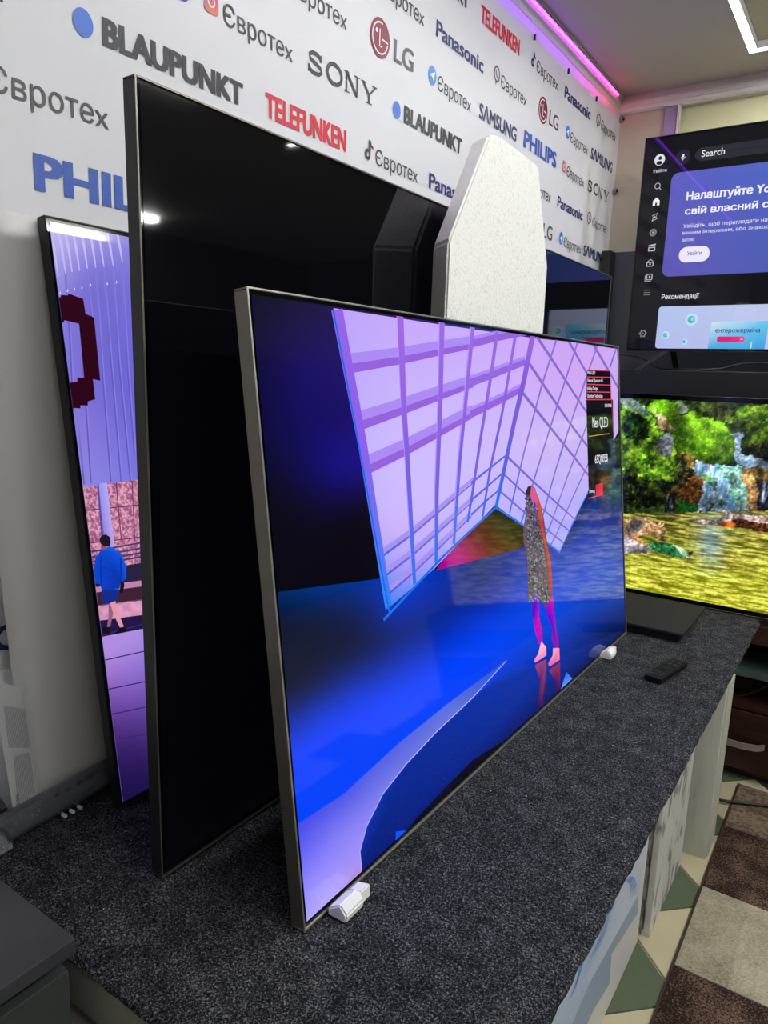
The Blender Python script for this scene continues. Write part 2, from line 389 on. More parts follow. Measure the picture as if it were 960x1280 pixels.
# cornices: stepped profile along both walls
def cornice(name, prof, ax, a0, a1):
    bm = bmesh.new()
    if ax == 'y': prism(bm, [(XW+p, a0, CEIL_Z-q) for p, q in prof], (0, a1-a0, 0))
    else: prism(bm, [(a0, YF-0.03-p, CEIL_Z-q) for p, q in prof], (a1-a0, 0, 0))
    return structure(obj(name, bm, MT['trim']))
cornice('trim_1', [(0, 0), (0.062, 0), (0.062, 0.004), (0.050, 0.012), (0.046, 0.03), (0.038, 0.036), (0.036, 0.056), (0.030, 0.064), (0.0, 0.064)], 'y', YB, YF)
cornice('trim_2', [(-0.03, 0), (0.004, 0), (0.004, 0.036), (0.012, 0.040), (0.012, 0.048), (0.018, 0.052), (0.016, 0.066), (0.008, 0.074), (-0.03, 0.074)], 'x', XW+0.03, XN)

# floor: rotated square tiles, checkered green and beige, laid on pale grout
floor = wall_box('floor', XW-0.1, XR+0.1, YB-0.1, YN+0.1, FLOOR_Z-0.1, FLOOR_Z-0.004, m=MT['grout'])
D_ = 0.385; HD = D_/2
def tile_mesh(m):
    bm = bmesh.new(); g = HD-0.004
    prism(bm, [(g, 0, 0), (0, g, 0), (-g, 0, 0), (0, -g, 0)], (0, 0, 0.006))
    bmesh.ops.bevel(bm, geom=[e for e in bm.edges if all(v.co.z > 0.003 for v in e.verts)], offset=0.001, segments=1, affect='EDGES')
    me = bpy.data.meshes.new('tile'); bmesh.ops.recalc_face_normals(bm, faces=bm.faces); bm.to_mesh(me); bm.free(); me.materials.append(m); return me
tg, tb = tile_mesh(MT['tile_g']), tile_mesh(MT['tile_b'])
cx0, cy0 = -0.385, 1.55
nt = 0
for i in range(-4, 7):
    for j in range(-6, 12):
        if (i+j) % 2: continue
        x, y = cx0+i*HD, cy0+j*HD
        if x-HD < XW or y > YF-0.05 or y < -0.2 or x > 1.1: continue
        o = bpy.data.objects.new('tile', tg if i % 2 == 0 else tb); COL.objects.link(o); o.parent = floor; o.location = (x, y, FLOOR_Z-0.0045)
        nt += 1

# far wall: metal post beside the cream panel
pst = empty('wall_post', (-0.90, YF-0.03, 0), 'galvanised metal post on the far wall, rising above the menu screen', 'post')
bx('channel', -0.030, 0.022, -0.018, 0.0, FLOOR_Z+0.0, CEIL_Z-0.075, MT['steel'], pst, 0.002)
bx('flange', 0.024, 0.034, -0.026, 0.0, FLOOR_Z+0.0, CEIL_Z-0.075, MT['trim'], pst, 0.001)
bx('cap_strip', -0.034, 0.040, -0.028, 0.0, CEIL_Z-0.075, CEIL_Z-0.064, MT['trim'], pst)

# ------------------------------------------------------------------ ceiling lights
def ceiling_light(label, segs, zc=CEIL_Z, batten=False):        # aluminium channel with glowing diffuser; segs = (x0, x1, y0, y1)
    X0, Y0 = segs[0][0], segs[0][2]; t = empty('ceiling_light', (X0, Y0, zc), label, 'lamp')
    for x0, x1, y0, y1 in segs:
        bx('diffuser', x0-X0, x1-X0, y0-Y0, y1-Y0, -0.046 if batten else -0.024, -0.006, MT['lamp'], t)
        bm = bmesh.new(); a, b, c, d = x0-X0, x1-X0, y0-Y0, y1-Y0
        box(bm, a-.003, b+.003, c-.003, d+.003, -0.006, -0.0005)
        for q in () if batten else ((a-.003, a-.0002, c-.003, d+.003), (b+.0002, b+.003, c-.003, d+.003), (a-.003, b+.003, c-.003, c-.0002), (a-.003, b+.003, d+.0002, d+.003)): box(bm, *q, -0.026, -0.0061)
        obj('channel', bm, MT['white'], t)
ceiling_light('angled white led line light on the ceiling at the top right corner', [(-0.572, -0.546, 0.75, 3.134), (-0.572, 1.235, 3.1405, 3.166)])
ceiling_light('straight white led line light on the ceiling right of the camera', [(1.03, 1.10, 0.0, 2.37)], batten=True)
ceiling_light('added unseen fill light on the ceiling behind the camera', [(0.4, 2.9, -0.62, -0.59)])  # added out of view as fill for the near left side
ceiling_light('short white led light in the far part of the shop', [(3.44, 3.54, 3.60, 4.08)], batten=True)
structure(bx('trim_4', -0.538, 1.3, 0.2, 3.12, CEIL_Z-0.0025, CEIL_Z-0.0001, MT['ceiling_in']))

# ------------------------------------------------------------------ magenta led strip along the cornice
strip = empty('led_strip', (XW+0.046, 0, CEIL_Z-0.0125), 'magenta and violet led strip light glowing along the ceiling above the banner', 'light strip')
bx('backing_tape', 0.000, 0.014, -0.4, 3.36, -0.0015, 0.0, MT['white'], strip)
m, N, L, b = newmat('magenta_led')
tc = N.new('ShaderNodeTexCoord'); sp = N.new('ShaderNodeSeparateXYZ'); L.new(tc.outputs['Object'], sp.inputs[0])
mr = N.new('ShaderNodeMapRange'); mr.inputs[1].default_value = 2.3; mr.inputs[2].default_value = 3.3; L.new(sp.outputs['Y'], mr.inputs[0])
L.new(ramp2(N, L, mr.outputs[0], [(0.0, lin((140, 36, 255))), (0.55, lin((170, 36, 250))), (0.85, lin((235, 30, 190))), (1.0, lin((255, 34, 120)))]), b.inputs['Emission Color'])
b.inputs['Emission Strength'].default_value = 17.0
bm = bmesh.new(); y = -0.39
while y < 3.355:
    box(bm, 0.004, 0.011, y, y+0.007, -0.006, -0.0015); y += 0.0135
props(obj('led_bead', bm, m, strip), kind='stuff')

# ================================================================== BANNER
XB = -1.128
def wave(y, z):
    s = min(1.0, max(0.0, (y-2.75)/0.5))
    return 0.0015*math.sin(y*7+z*1.5)+s*0.0042*math.sin(y*42-1.0)*(0.4+0.6*min(1, max(0, (1.95-z)/0.7)))+0.0015*math.sin(z*9+y*3)
ban = empty('advertising_banner', (0, 0, 0), 'white vinyl banner printed with rows of company logos, stretched over the left wall', 'banner')
bm = bmesh.new(); ys = np.linspace(-0.5, 3.455, 330); zs = np.linspace(0.012, 1.897, 40)
G_ = [[bm.verts.new((XB+wave(y, z), y, z)) for z in zs] for y in ys]
for i in range(len(ys)-1):
    for j in range(len(zs)-1): bm.faces.new((G_[i][j], G_[i+1][j], G_[i+1][j+1], G_[i][j+1]))
fab = obj('fabric', bm, MT['banner'], ban, smooth=True)
fab.modifiers.new('t', 'SOLIDIFY').thickness = 0.0012
to_banner = lambda u, v, k: (XB+wave(u, v)+0.0022+0.0003*k, u, v)
NAVY, BLUE, RED, BLK, GRY = (38, 40, 98), (44, 84, 172), (205, 25, 45), (42, 40, 42), (62, 60, 60)
def euro(p, y, z, w=0.20): p.text('Євротех', y, z, w, 0.036, GRY, 0.004)
def serif(p, s, y, z, w, h):        # slab-serif capitals S O N Y drawn as strokes
    t = 0.0085; n = w/4.25; x = y
    def st(P, wd): p.line(P, wd, BLK)
    # S
    a = n*0.80
    st([(x+a*.88, z+h*.72), (x+a*.84, z+h*.86), (x+a*.60, z+h*.95), (x+a*.30, z+h*.93), (x+a*.10, z+h*.80), (x+a*.14, z+h*.62), (x+a*.50, z+h*.52), (x+a*.86, z+h*.40), (x+a*.94, z+h*.22), (x+a*.74, z+h*.08), (x+a*.42, z+h*.05), (x+a*.14, z+h*.14), (x+a*.06, z+h*.30)], t)
    st([(x+a*.88, z+h*.66), (x+a*.90, z+h*1.0)], 0.004); st([(x+a*.05, z+h*.36), (x+a*.04, z)], 0.004)
    x += n*1.0
    p.ring(x+n*.50, z+h*.5, n*.42, h*.455, t*1.05, BLK); x += n*1.08
    # N
    a = n*0.95
    st([(x+a*.16, z), (x+a*.16, z+h)], 0.005); st([(x+a*.84, z), (x+a*.84, z+h)], 0.005); st([(x+a*.14, z+h*.98), (x+a*.84, z+h*.02)], t*1.05)
    for q0, q1, zz in ((0, .34, .03), (.66, 1.0, .97), (0, .30, .97)): st([(x+a*q0, z+h*zz), (x+a*q1, z+h*zz)], 0.003)
    x += n*1.05
    a = n*1.05
    st([(x+a*.12, z+h*.97), (x+a*.50, z+h*.45)], t); st([(x+a*.90, z+h*.97), (x+a*.52, z+h*.45)], 0.005); st([(x+a*.5, z+h*.48), (x+a*.5, z)], t)
    for q0, q1, zz in ((0, .34, .97), (.70, 1.0, .97), (.30, .70, .03)): st([(x+a*q0, z+h*zz), (x+a*q1, z+h*zz)], 0.003)
def logo(kind, y, z):
    p = Pic()
    if kind == 'BL':
        p.disc(y, z+0.020, 0.018, 0.021, (66, 112, 205)); p.text('BLAUPUNKT', y+0.034, z, 0.318, 0.041, BLK, 0.052)
    elif kind == 'TE': p.text('TELEFUNKEN', y, z, 0.275, 0.046, RED, 0.048)
    elif kind == 'PA': p.text('Panasonic', y, z, 0.288, 0.040, NAVY, 0.032)
    elif kind == 'SA': p.text('SΛMSUNG', y, z, 0.268, 0.042, (44, 52, 92), 0.036)
    elif kind == 'PH': p.text('PHILIPS', y, z, 0.302, 0.053, BLUE, 0.042)
    elif kind == 'SO': serif(p, 'SONY', y, z, 0.262, 0.045)
    elif kind == 'LG':
        c = (128, 22, 44); W_ = (240, 225, 228)
        p.disc(y, z+0.030, 0.041, 0.044, c); p.ring(y, z+0.030, 0.032, 0.034, 0.0035, W_, 2, math.radians(75), math.radians(350))
        p.line([(y-0.002, z+0.050), (y-0.002, z+0.012), (y+0.010, z+0.012)], 0.0035, W_, 2); p.line([(y+0.008, z+0.030), (y+0.033, z+0.028)], 0.0035, W_, 2)
        p.disc(y-0.015, z+0.043, 0.005, 0.005, W_, 2)
        p.text('LG', y+0.060, z+0.001, 0.092, 0.049, (84, 80, 84), 0.020)
    else:
        zz = z+0.026
        if kind == 'tg':
            p.disc(y, zz, 0.021, 0.024, (64, 128, 205)); p.poly([(y-.013, zz), (y+.013, zz+.012), (y+.008, zz-.013), (y, zz-.004)], (238, 240, 245), 2)
        elif kind == 'vi':
            c = (92, 70, 100); p.ring(y, zz+0.002, 0.018, 0.021, 0.006, c); p.poly([(y-.010, zz-.016), (y+.003, zz-.018), (y-.006, zz-.031)], c)
            p.line([(y-.007, zz+.010), (y-.004, zz+.0), (y+.004, zz-.007), (y+.010, zz-.006)], 0.006, c, 2)
        elif kind == 'in':
            c = (206, 72, 88); 
            p.rrect(y-.018, y+.018, zz-.021, zz+.021, 0.008, c, 1, cols=lambda a, b_: (200-30*b_+20*a, 70+50*(1-b_), 80+60*b_))
            p.ring(y, zz, 0.008, 0.009, 0.003, (238, 225, 228), 2); p.rrect(y-.013, y+.013, zz+.0155, zz+.0175, 0.001, (238, 225, 228), 2); p.disc(y+.010, zz+.011, .002, .002, (238, 225, 228), 2)
        elif kind == 'ti':
            for dx, dz, c, kk in ((-.002, .001, (60, 190, 190), 1), (.002, -.001, (225, 60, 90), 2), (0, 0, (22, 20, 22), 3)):
                p.ring(y-.004+dx, zz-.010+dz, .008, .009, .006, c, kk, math.radians(60), math.radians(350)); p.line([(y+.004+dx, zz-.010+dz), (y+.004+dx, zz+.024+dz)], .006, c, kk)
                p.line([(y+.005+dx, zz+.022+dz), (y+.009+dx, zz+.012+dz), (y+.018+dx, zz+.009+dz)], .006, c, kk)
        euro(p, y+0.030, z)
    p.build('logo', MT['ink'], to_banner, ban)
R_ = [(0.268, [('SA', 0.328), ('PH', .67), ('in', 1.04)]), (0.380, [('ti', 0.582), ('PA', 0.95)]), (0.51, [('TE', 0.31), ('vi', .68)]),
      (0.997, [('in', 0.35), ('PH', 0.670), ('SA', 1.04)]), (1.120, [('tg', 0.575), ('LG', 0.88)]),
      (1.245, [('SO', 0.398), ('BL', 0.764), ('TE', 1.180), ('ti', 1.545), ('PA', 1.835), ('vi', 2.21), ('LG', 2.597), ('tg', 2.845), ('SA', 3.117)]),
      (1.376, [('PH', 0.68), ('in', 1.036), ('SO', 1.316), ('BL', 1.663), ('TE', 2.10), ('ti', 2.479), ('PA', 2.778), ('vi', 3.155)]),
      (1.504, [('PA', 0.80), ('vi', 1.22), ('LG', 1.580), ('tg', 1.828), ('SA', 2.112), ('PH', 2.440), ('in', 2.827), ('SO', 3.112)]),
      (1.631, [('BL', .75), ('TE', 1.18), ('ti', 1.545), ('PA', 1.837), ('vi', 2.216), ('LG', 2.588), ('tg', 2.842), ('SA', 3.117)]),
      (1.762, [('SO', 1.32), ('BL', 1.665), ('TE', 2.094), ('ti', 2.479), ('PA', 2.778), ('vi', 3.163)])]
for z, row in R_:
    for kd, y in row:
        dz = (0.0035*(y-1.2) if z > 0.9 else 0)
        logo(kd, y, z+dz)
for y in np.arange(0.22, 3.3, 0.322):        # eyelets with dark cord loops along the top hem
    z = 1.847+0.0075*(y-2.1)
    bm = bmesh.new(); xb = XB+wave(y, z)+0.002
    box(bm, xb-0.001, xb+0.006, y-0.0028, y+0.0028, z, z+0.018, 0.001); obj('eyelet', bm, MT['black'], ban)
for z in (1.875, 1.575):
    bm = bmesh.new(); tube(bm, [(XB+0.0, 3.440, z), (XB+0.016, 3.438, z)], 0.013, 12); obj('eyelet', bm, MT['steel'], ban)
    bm = bmesh.new(); tube(bm, [(XB+0.014, 3.438, z), (XB+0.021, 3.437, z)], 0.006, 10); obj('screw', bm, MT['black'], ban)

# ================================================================== COUNTER
ctr = empty('display_counter', (-0.67, 1.45, FLOOR_Z), 'long display counter covered in speckled dark grey carpet, carrying the televisions', 'counter')
CO = Vector((-0.67, 1.45, FLOOR_Z))
def cbx(name, x0, x1, y0, y1, z0, z1, m, bev=0.0, seg=2, parent=ctr):
    return bx(name, x0-CO.x, x1-CO.x, y0-CO.y, y1-CO.y, z0-CO.z, z1-CO.z, m, parent, bev, seg)
# carpet: subdivided wrap with rounded, slightly fuzzy rim
def carpet():
    bm = bmesh.new(); random.seed(3)
    x0, x1, y0, y1 = -1.122, -0.2215, 0.434, 2.50; r = 0.011; h = 0.022
    def outline(inset, n=420):
        P = []; X0, X1, Y0, Y1 = x0+inset, x1-inset, y0+inset, y1-inset; c = max(0.004, 0.03-inset)
        corners = ((X1-c, Y0+c, -90), (X1-c, Y1-c, 0), (X0+c, Y1-c, 90), (X0+c, Y0+c, 180))
        per = []
        for cx, cy, a in corners:
            for k in range(7): t = math.radians(a+15*k); per.append((cx+c*math.cos(t), cy+c*math.sin(t)))
        per.append(per[0])
        L_ = [0]
        for i in range(1, len(per)): L_.append(L_[-1]+math.dist(per[i], per[i-1]))
        for k in range(n):
            s = L_[-1]*k/n; i = max(j for j in range(len(L_)) if L_[j] <= s); i = min(i, len(per)-2); t = (s-L_[i])/(L_[i+1]-L_[i]+1e-9)
            P.append((per[i][0]*(1-t)+per[i+1][0]*t, per[i][1]*(1-t)+per[i+1][1]*t))
        return P
    rings = []
    for ins, z in ((r, 0.0), (r*0.5, -0.0018), (r*0.15, -0.004), (0, -0.007), (0.006, -0.015), (0.014, -h), (0.024, -h-0.004)):
        ring = []
        for x, y in outline(ins):
            j = 0.0016 if z < -0.001 else 0.0
            ring.append(bm.verts.new((x-CO.x+random.uniform(-j, j), y-CO.y+random.uniform(-j, j), z-CO.z+random.uniform(-j, j)*0.8)))
        rings.append(ring)
    n = len(rings[0])
    for a, b_ in zip(rings, rings[1:]):
        for k in range(n): bm.faces.new((a[k], a[(k+1) % n], b_[(k+1) % n], b_[k]))
    bm.faces.new(rings[0]); bm.faces.new(rings[-1][::-1])
    bmesh.ops.triangulate(bm, faces=[f for f in bm.faces if len(f.verts) > 4])
    return obj('carpet', bm, MT['carpet'], ctr)
carpet()
cbx('top_board', -1.10, -0.262, 0.450, 2.47, -0.100, -0.0275, MT['board'], 0.003)
bm = bmesh.new(); random.seed(8)
for k in range(46):
    x, y = random.uniform(-0.95, -0.25), random.uniform(0.47, 2.3)
    if -0.80 < x < -0.52 and y > 0.55: continue
    s = random.uniform(0.0005, 0.0012); box(bm, x-CO.x, x-CO.x+s*1.6, y-CO.y, y-CO.y+s, 0.0003-CO.z, 0.0003-CO.z+s)
props(obj('lint', bm, MT['white'], ctr), kind='stuff')

# supports under the counter
cart = empty('carton', (-0.40, 1.0, FLOOR_Z), 'white cardboard carton with pale blue wave print, under the near end of the counter', 'box')
bx('body', -0.085, 0.076, -0.50, 0.672, 0.002, 0.548, MT['carton'], cart, 0.003)
p = Pic()
TK = crop(700, 880, 3.69)
def ck(x, y): r = at(0, -0.3236, *TK(x, y)); return (r[1]-1.0, r[2]-FLOOR_Z)
def cpoly(P, c, k): p.poly([ck(*q) for q in P], c, k)
cpoly([(412, 600), (362, 878), (140, 1280), (60, 1500), (-300, 2400), (-340, 1700), (0, 1200), (200, 960), (330, 740)], np.array([(214, 220, 226), (196, 210, 226), (186, 204, 226), (190, 206, 226), (190, 206, 226), (200, 214, 230), (170, 200, 230), (176, 202, 232), (206, 216, 228)]), 1)
cpoly([(362, 878), (360, 962), (238, 1152), (228, 1290), (150, 1420), (-100, 2000), (-260, 2200), (140, 1280)], (152, 172, 194), 2)
cpoly([(300, 905), (362, 878), (140, 1280), (100, 1290), (200, 1080)], np.array([(206, 216, 228), (214, 220, 230), (206, 216, 230), (196, 210, 230), (190, 208, 232)]), 2)
for k in range(5): p.line([ck(318-4*k, 796+4*k), ck(340-5*k, 800+6*k), (ck(352-6*k, 838+8*k)), ck(346-8*k, 890+10*k)], [.0015, .004, .004, .001], (120, 168, 216), 3)
for k in range(6): p.line([ck(262-5*k, 905+6*k), ck(232-6*k, 960+8*k), ck(212-6*k, 1040+8*k), ck(176-8*k, 1130+10*k)], [.001, .003, .003, .001], (104, 156, 214), 3)
for k in range(6): p.line([ck(140-4*k, 1115+9*k), ck(112-4*k, 1160+9*k), ck(96-4*k, 1230+9*k), ck(70-5*k, 1320+9*k)], [.001, .0035, .003, .001], (92, 146, 214), 3)
p.clip(-0.499, 0.671, 0.004, 0.546)
p.build('printed_panel', MT['paper'], lambda u, v, k: (0.0762+0.0002*k, u, v), cart)
mid = empty('support_box', (-0.52, 1.88, FLOOR_Z), 'white painted wooden box with grey smears, under the middle of the counter edge', 'box')
bx('body', -0.20, 0.198, -0.165, 0.165, 0.002, 0.548, MT['box_w'], mid, 0.002)
bx('front_board', 0.200, 0.216, -0.175, 0.180, 0.002, 0.548, MT['box_w'], mid, 0.002)
bx('base_strip', 0.196, 0.217, -0.1765, -0.166, 0.0, 0.016, MT['pillar'], mid, 0.001)
pil = empty('support_pillar', (-0.50, 2.17, FLOOR_Z), 'pale painted wooden pillar under the far end of the counter, beside the dark chest', 'pillar')
bx('panel', -0.20, 0.250, -0.052, -0.034, 0.002, 0.548, MT['pillar'], pil, 0.0015)
bx('side_board', 0.230, 0.254, -0.033, 0.066, 0.002, 0.548, MT['pillar'], pil, 0.0015)
bx('rear_panel', -0.20, 0.229, 0.048, 0.066, 0.002, 0.548, MT['pillar'], pil, 0.0015)
# near-left corner leg of the counter, so that the board is carried
cbx('leg', -1.08, -1.02, 0.47, 0.53, FLOOR_Z, -0.101, MT['board'], 0.002)
cbx('leg', -1.08, -1.02, 2.38, 2.44, FLOOR_Z, -0.101, MT['board'], 0.002)
cbx('apron', -1.02, -0.30, 0.456, 0.474, -0.112, -0.1005, MT['board'], 0.001)

# charcoal cabinet, lower left
cab = empty('storage_cabinet', (-0.95, 0.05, FLOOR_Z), 'charcoal laminate cabinet with overhanging top at the lower left, in front of the counter', 'cabinet')
H0 = -FLOOR_Z
bx('top', -0.165, 0.266, -0.45, 0.354, H0+0.062, H0+0.082, MT['cab'], cab, 0.0015)
bx('body', -0.16, 0.222, -0.44, 0.344, 0.0, H0+0.0615, MT['black'], cab, 0.001)
for k, (z0, z1) in enumerate(((0.02, 0.235), (0.239, 0.455), (0.459, H0+0.036))):
    d = bx('drawer', 0.223, 0.255, -0.43, 0.350, z0, z1, MT['cabf'], cab, 0.0012)

# ================================================================== TELEVISIONS
class TV:
    def __init__(s, name, label, base, heading, lean, W, H, thick, mside, mscr, bulge=True, group=None, edge=None, bez=0.009):
        s.o = empty(name, (0, 0, 0), label, 'television', group)
        s.mw = Matrix.Translation(base) @ Matrix.Rotation(heading, 4, 'Z') @ Matrix.Rotation(-lean, 4, 'X')
        s.o.matrix_world = s.mw; s.inv = s.mw.inverted(); s.W, s.H, s.mscr = W, H, mscr; s.t = thick
        # shell: frame sides and a shallow back
        bm = bmesh.new(); f = 0.003
        for a in ((0, W, 0, f), (0, W, H-f, H), (0, f, f, H-f), (W-f, W, f, H-f)):
            box(bm, a[0], a[1], 0.0, thick, a[2], a[3], 0.0008, 1)
        obj('frame', bm, mside, s.o)
        if edge is not None:
            bm = bmesh.new(); e = 0.0022
            for a in ((0, W, 0, e), (0, W, H-e, H), (0, e, e, H-e), (W-e, W, e, H-e)):
                box(bm, a[0], a[1], -0.0012, 0.0, a[2], a[3])
            obj('frame_lip', bm, edge, s.o)
        bx('back_cover', f, W-f, thick*0.7, thick-0.001, f, H-f, MT['black'], s.o)
        if bulge:
            bx('electronics_housing', W*0.2, W*0.8, thick, thick+0.022, H*0.06, H*0.55, MT['black'], s.o, 0.008)
        bx('screen_glass', f, W-f, 0.002, thick*0.7, f, H-f, mscr_black[mscr.name], s.o)
        s.bez = bez-0.001; s.p = Pic()
    def uv(s, x, y):
        c = s.inv @ Vector(CP); d = s.inv.to_3x3() @ Vector(ray(x, y)); k = -c.y/d.y; q = c+d*k; return (q.x, q.z)
    def px(s, U, V):
        P = np.stack([U, np.zeros_like(U), V, np.ones_like(U)], 1) @ np.array(s.mw).T
        return proj(P[:, :3])
    def poly(s, pts, col, k=1, T=lambda x, y: (x, y)):
        s.p.poly([s.uv(*T(*q)) for q in pts], col, k)
    def pline(s, pts, wd, col, k=1, T=lambda x, y: (x, y)):     # width in metres on the screen
        s.p.line([s.uv(*T(*q)) for q in pts], wd, col, k)
    def fill(s, pts, samples, k=1, n=4, T=lambda x, y: (x, y)):      # outline triangulated, refined and tinted by the sampled colours
        from mathutils.geometry import tessellate_polygon
        P = [s.uv(*T(*q)) for q in pts]; tris = [tuple(Vector(P[i]) for i in t) for t in tessellate_polygon([[Vector((a, c, 0)) for a, c in P]])]
        for _ in range(n):
            nx_ = []
            for a, c, d in tris:
                ac, cd, da = (a+c)/2, (c+d)/2, (d+a)/2; nx_ += [(a, ac, da), (ac, c, cd), (da, cd, d), (ac, cd, da)]
            tris = nx_
        V = np.array([tuple(v) for t in tris for v in t]); cols = rbf(samples, *s.px(V[:, 0], V[:, 1]))
        s.p.mesh([tuple(v) for v in V], [(3*i, 3*i+1, 3*i+2) for i in range(len(tris))], cols, k)
    def finish(s):
        s.p.clip(s.bez, s.W-s.bez, s.bez+0.002, s.H-s.bez)
        return s.p.build('picture', s.mscr, lambda u, v, k: (u, 0.0012-0.00006*k, v), s.o)
mscr_black = {}
for k in ('scr_front', 'scr_mid', 'scr_left', 'scr_up', 'scr_low'):
    m = MT[k]; b0 = m.node_tree.nodes['Principled BSDF']
    q = mat(m.name+'_off', (5, 5, 7), b0.inputs['Roughness'].default_value); q.node_tree.nodes['Principled BSDF'].inputs['IOR'].default_value = b0.inputs['IOR'].default_value
    mscr_black[m.name] = q

# ---- front television (lit stage picture)
ftv = TV('television', 'nearest lit television with grey metal frame, showing a violet lattice over a blue stage',
         (-0.5358, 0.6347, 0.0035), PI/2-0.0047, 0.1217, 1.444, 0.831, 0.022, MT['alu'], MT['scr_front'], edge=MT['edge'])
S = [(330, 380, (14, 12, 44)), (360, 400, (24, 18, 62)), (410, 400, (30, 20, 78)), (330, 470, (14, 8, 60)), (380, 470, (22, 14, 100)), (430, 520, (24, 12, 96)), (345, 560, (10, 8, 60)), (430, 590, (22, 14, 130)),
     (360, 620, (10, 6, 34)), (450, 640, (10, 5, 26)), (350, 700, (5, 4, 18)), (420, 715, (6, 3, 14)), (470, 700, (8, 4, 20)), (320, 430, (16, 12, 56)),
     (600, 500, (60, 40, 120)), (760, 500, (20, 20, 30)), (770, 600, (12, 14, 14))]
def base_f(U, V):
    X, Y = ftv.px(U, V); return rbf(S, X, Y)
b = 0.008
ftv.p.grid(b, ftv.W-b, b+0.003, ftv.H-b, 120, 70, base_f, 0)
# blue stage floor
S2 = [(354, 742, (0, 40, 96)), (400, 736, (0, 50, 130)), (450, 728, (0, 48, 140)), (356, 780, (0, 14, 50)), (400, 770, (0, 20, 66)), (440, 765, (0, 26, 90)), (362, 830, (0, 10, 44)), (400, 810, (0, 12, 50)), (440, 800, (0, 14, 60)), (366, 870, (0, 16, 66)), (400, 855, (0, 20, 84)), (440, 832, (0, 24, 96)), (480, 800, (0, 24, 96)), (520, 785, (0, 32, 120)),
      (368, 905, (0, 44, 170)), (400, 890, (0, 52, 200)), (440, 868, (0, 52, 205)), (480, 848, (0, 52, 205)), (520, 826, (0, 54, 210)), (560, 802, (0, 52, 210)), (600, 778, (0, 56, 215)), (370, 945, (0, 62, 250)), (410, 925, (0, 62, 250)), (460, 895, (0, 62, 250)), (520, 860, (0, 64, 250)), (580, 825, (0, 66, 250)), (630, 795, (0, 70, 245)), (380, 1010, (0, 66, 252)), (440, 950, (0, 64, 252)),
      (495, 770, (0, 44, 170)), (520, 745, (0, 50, 190)), (560, 760, (0, 34, 135)), (560, 730, (0, 44, 165)), (610, 745, (0, 38, 150)), (600, 715, (0, 30, 120)), (640, 740, (2, 52, 190)), (650, 700, (2, 44, 160)), (690, 760, (4, 72, 225)), (640, 850, (4, 50, 190)), (700, 830, (4, 40, 140)),
      (720, 700, (14, 62, 185)), (760, 680, (22, 66, 180)), (770, 740, (14, 70, 186)), (740, 780, (6, 46, 150)), (770, 790, (4, 20, 70)), (780, 640, (24, 46, 104))]
def on_floor(U, V):
    X, Y = ftv.px(U, V); return rbf(S2, X, Y, 3.2)
T4 = crop(400, 360, 2.4); T5 = crop(300, 700, 1.92)
fl_top = [(341, 741), (478, 723), (545, 712), (650, 684), (700, 670), (740, 652), (775, 634), (784, 622)]
fu = [ftv.uv(*q) for q in fl_top]
uu = np.linspace(b, ftv.W-b, 141); top = np.interp(uu, [q[0] for q in fu], [q[1] for q in fu])
U = np.repeat(uu[None], 61, 0); Vv = (b+0.003)+(top-(b+0.003))[None]*np.linspace(0, 1, 61)[:, None]
idx = lambda i, j: j*141+i
ftv.p.mesh(list(zip(U.ravel(), Vv.ravel())), [(idx(i, j), idx(i+1, j), idx(i+1, j+1), idx(i, j+1)) for j in range(60) for i in range(140)], on_floor(U.ravel(), Vv.ravel()), 1)
# backdrop between floor and lattice: magenta glow and dark brown rocks
ftv.fill([(546, 713), (560, 690), (600, 650), (618, 632), (640, 640), (692, 668), (650, 686)], [(552, 706, (150, 0, 130)), (572, 696, (205, 0, 160)), (590, 690, (140, 6, 70)), (600, 670, (90, 24, 26)), (620, 650, (52, 34, 22)), (640, 655, (34, 32, 18)), (620, 685, (90, 28, 24)), (650, 675, (48, 34, 22)), (680, 668, (26, 18, 22))], 2)
ftv.fill([(612, 668), (622, 650), (634, 656), (644, 672), (634, 682)], [(620, 660, (66, 56, 26)), (634, 662, (40, 44, 22)), (632, 678, (84, 56, 26)), (616, 668, (70, 30, 20))], 3, 2)
ftv.poly([(700, 690), (745, 596), (776, 560), (783, 630), (740, 652)], np.array([(20, 50, 140), (20, 30, 40), (14, 20, 14), (20, 40, 60), (20, 60, 150)]), 2)
# lattice panels
LV, LW = (192, 168, 255), (205, 185, 255)
SLT = [(430, 400, (190, 165, 250)), (480, 420, (196, 172, 252)), (550, 430, (200, 172, 250)), (640, 440, (206, 172, 248)), (460, 500, (196, 176, 252)), (520, 520, (206, 186, 254)), (600, 520, (206, 184, 254)), (480, 620, (202, 184, 254)), (560, 620, (206, 188, 255)), (490, 690, (188, 168, 248)), (540, 690, (184, 170, 250)), (600, 630, (196, 182, 252)), (490, 735, (120, 140, 248)), (485, 755, (60, 130, 245)), (520, 720, (150, 150, 248)), (580, 680, (166, 160, 250)), (700, 450, (206, 165, 242)), (760, 470, (206, 170, 240)), (700, 560, (206, 184, 246)), (650, 600, (200, 182, 250)), (700, 680, (170, 170, 248)), (720, 640, (180, 172, 248))]
ftv.fill([T4(*q) for q in ((42, 60), (340, 106), (640, 150), (527, 650), (345, 842), (208, 960))], SLT, 3)
ftv.fill([T4(*q) for q in ((640, 150), (893, 176), (896, 430), (805, 610), (720, 795), (527, 650))], SLT, 3)
TA = crop(410, 380, 3.2); TB = crop(590, 400, 4.0)
PU, PD, BL_ = (150, 96, 226), (120, 80, 205), (20, 130, 240)
def band(P, w0, col, T, k=4): 
    n = len(P); ftv.pline(P, [w0[0]+(w0[1]-w0[0])*i/(n-1) for i in range(n)], col, k, T)
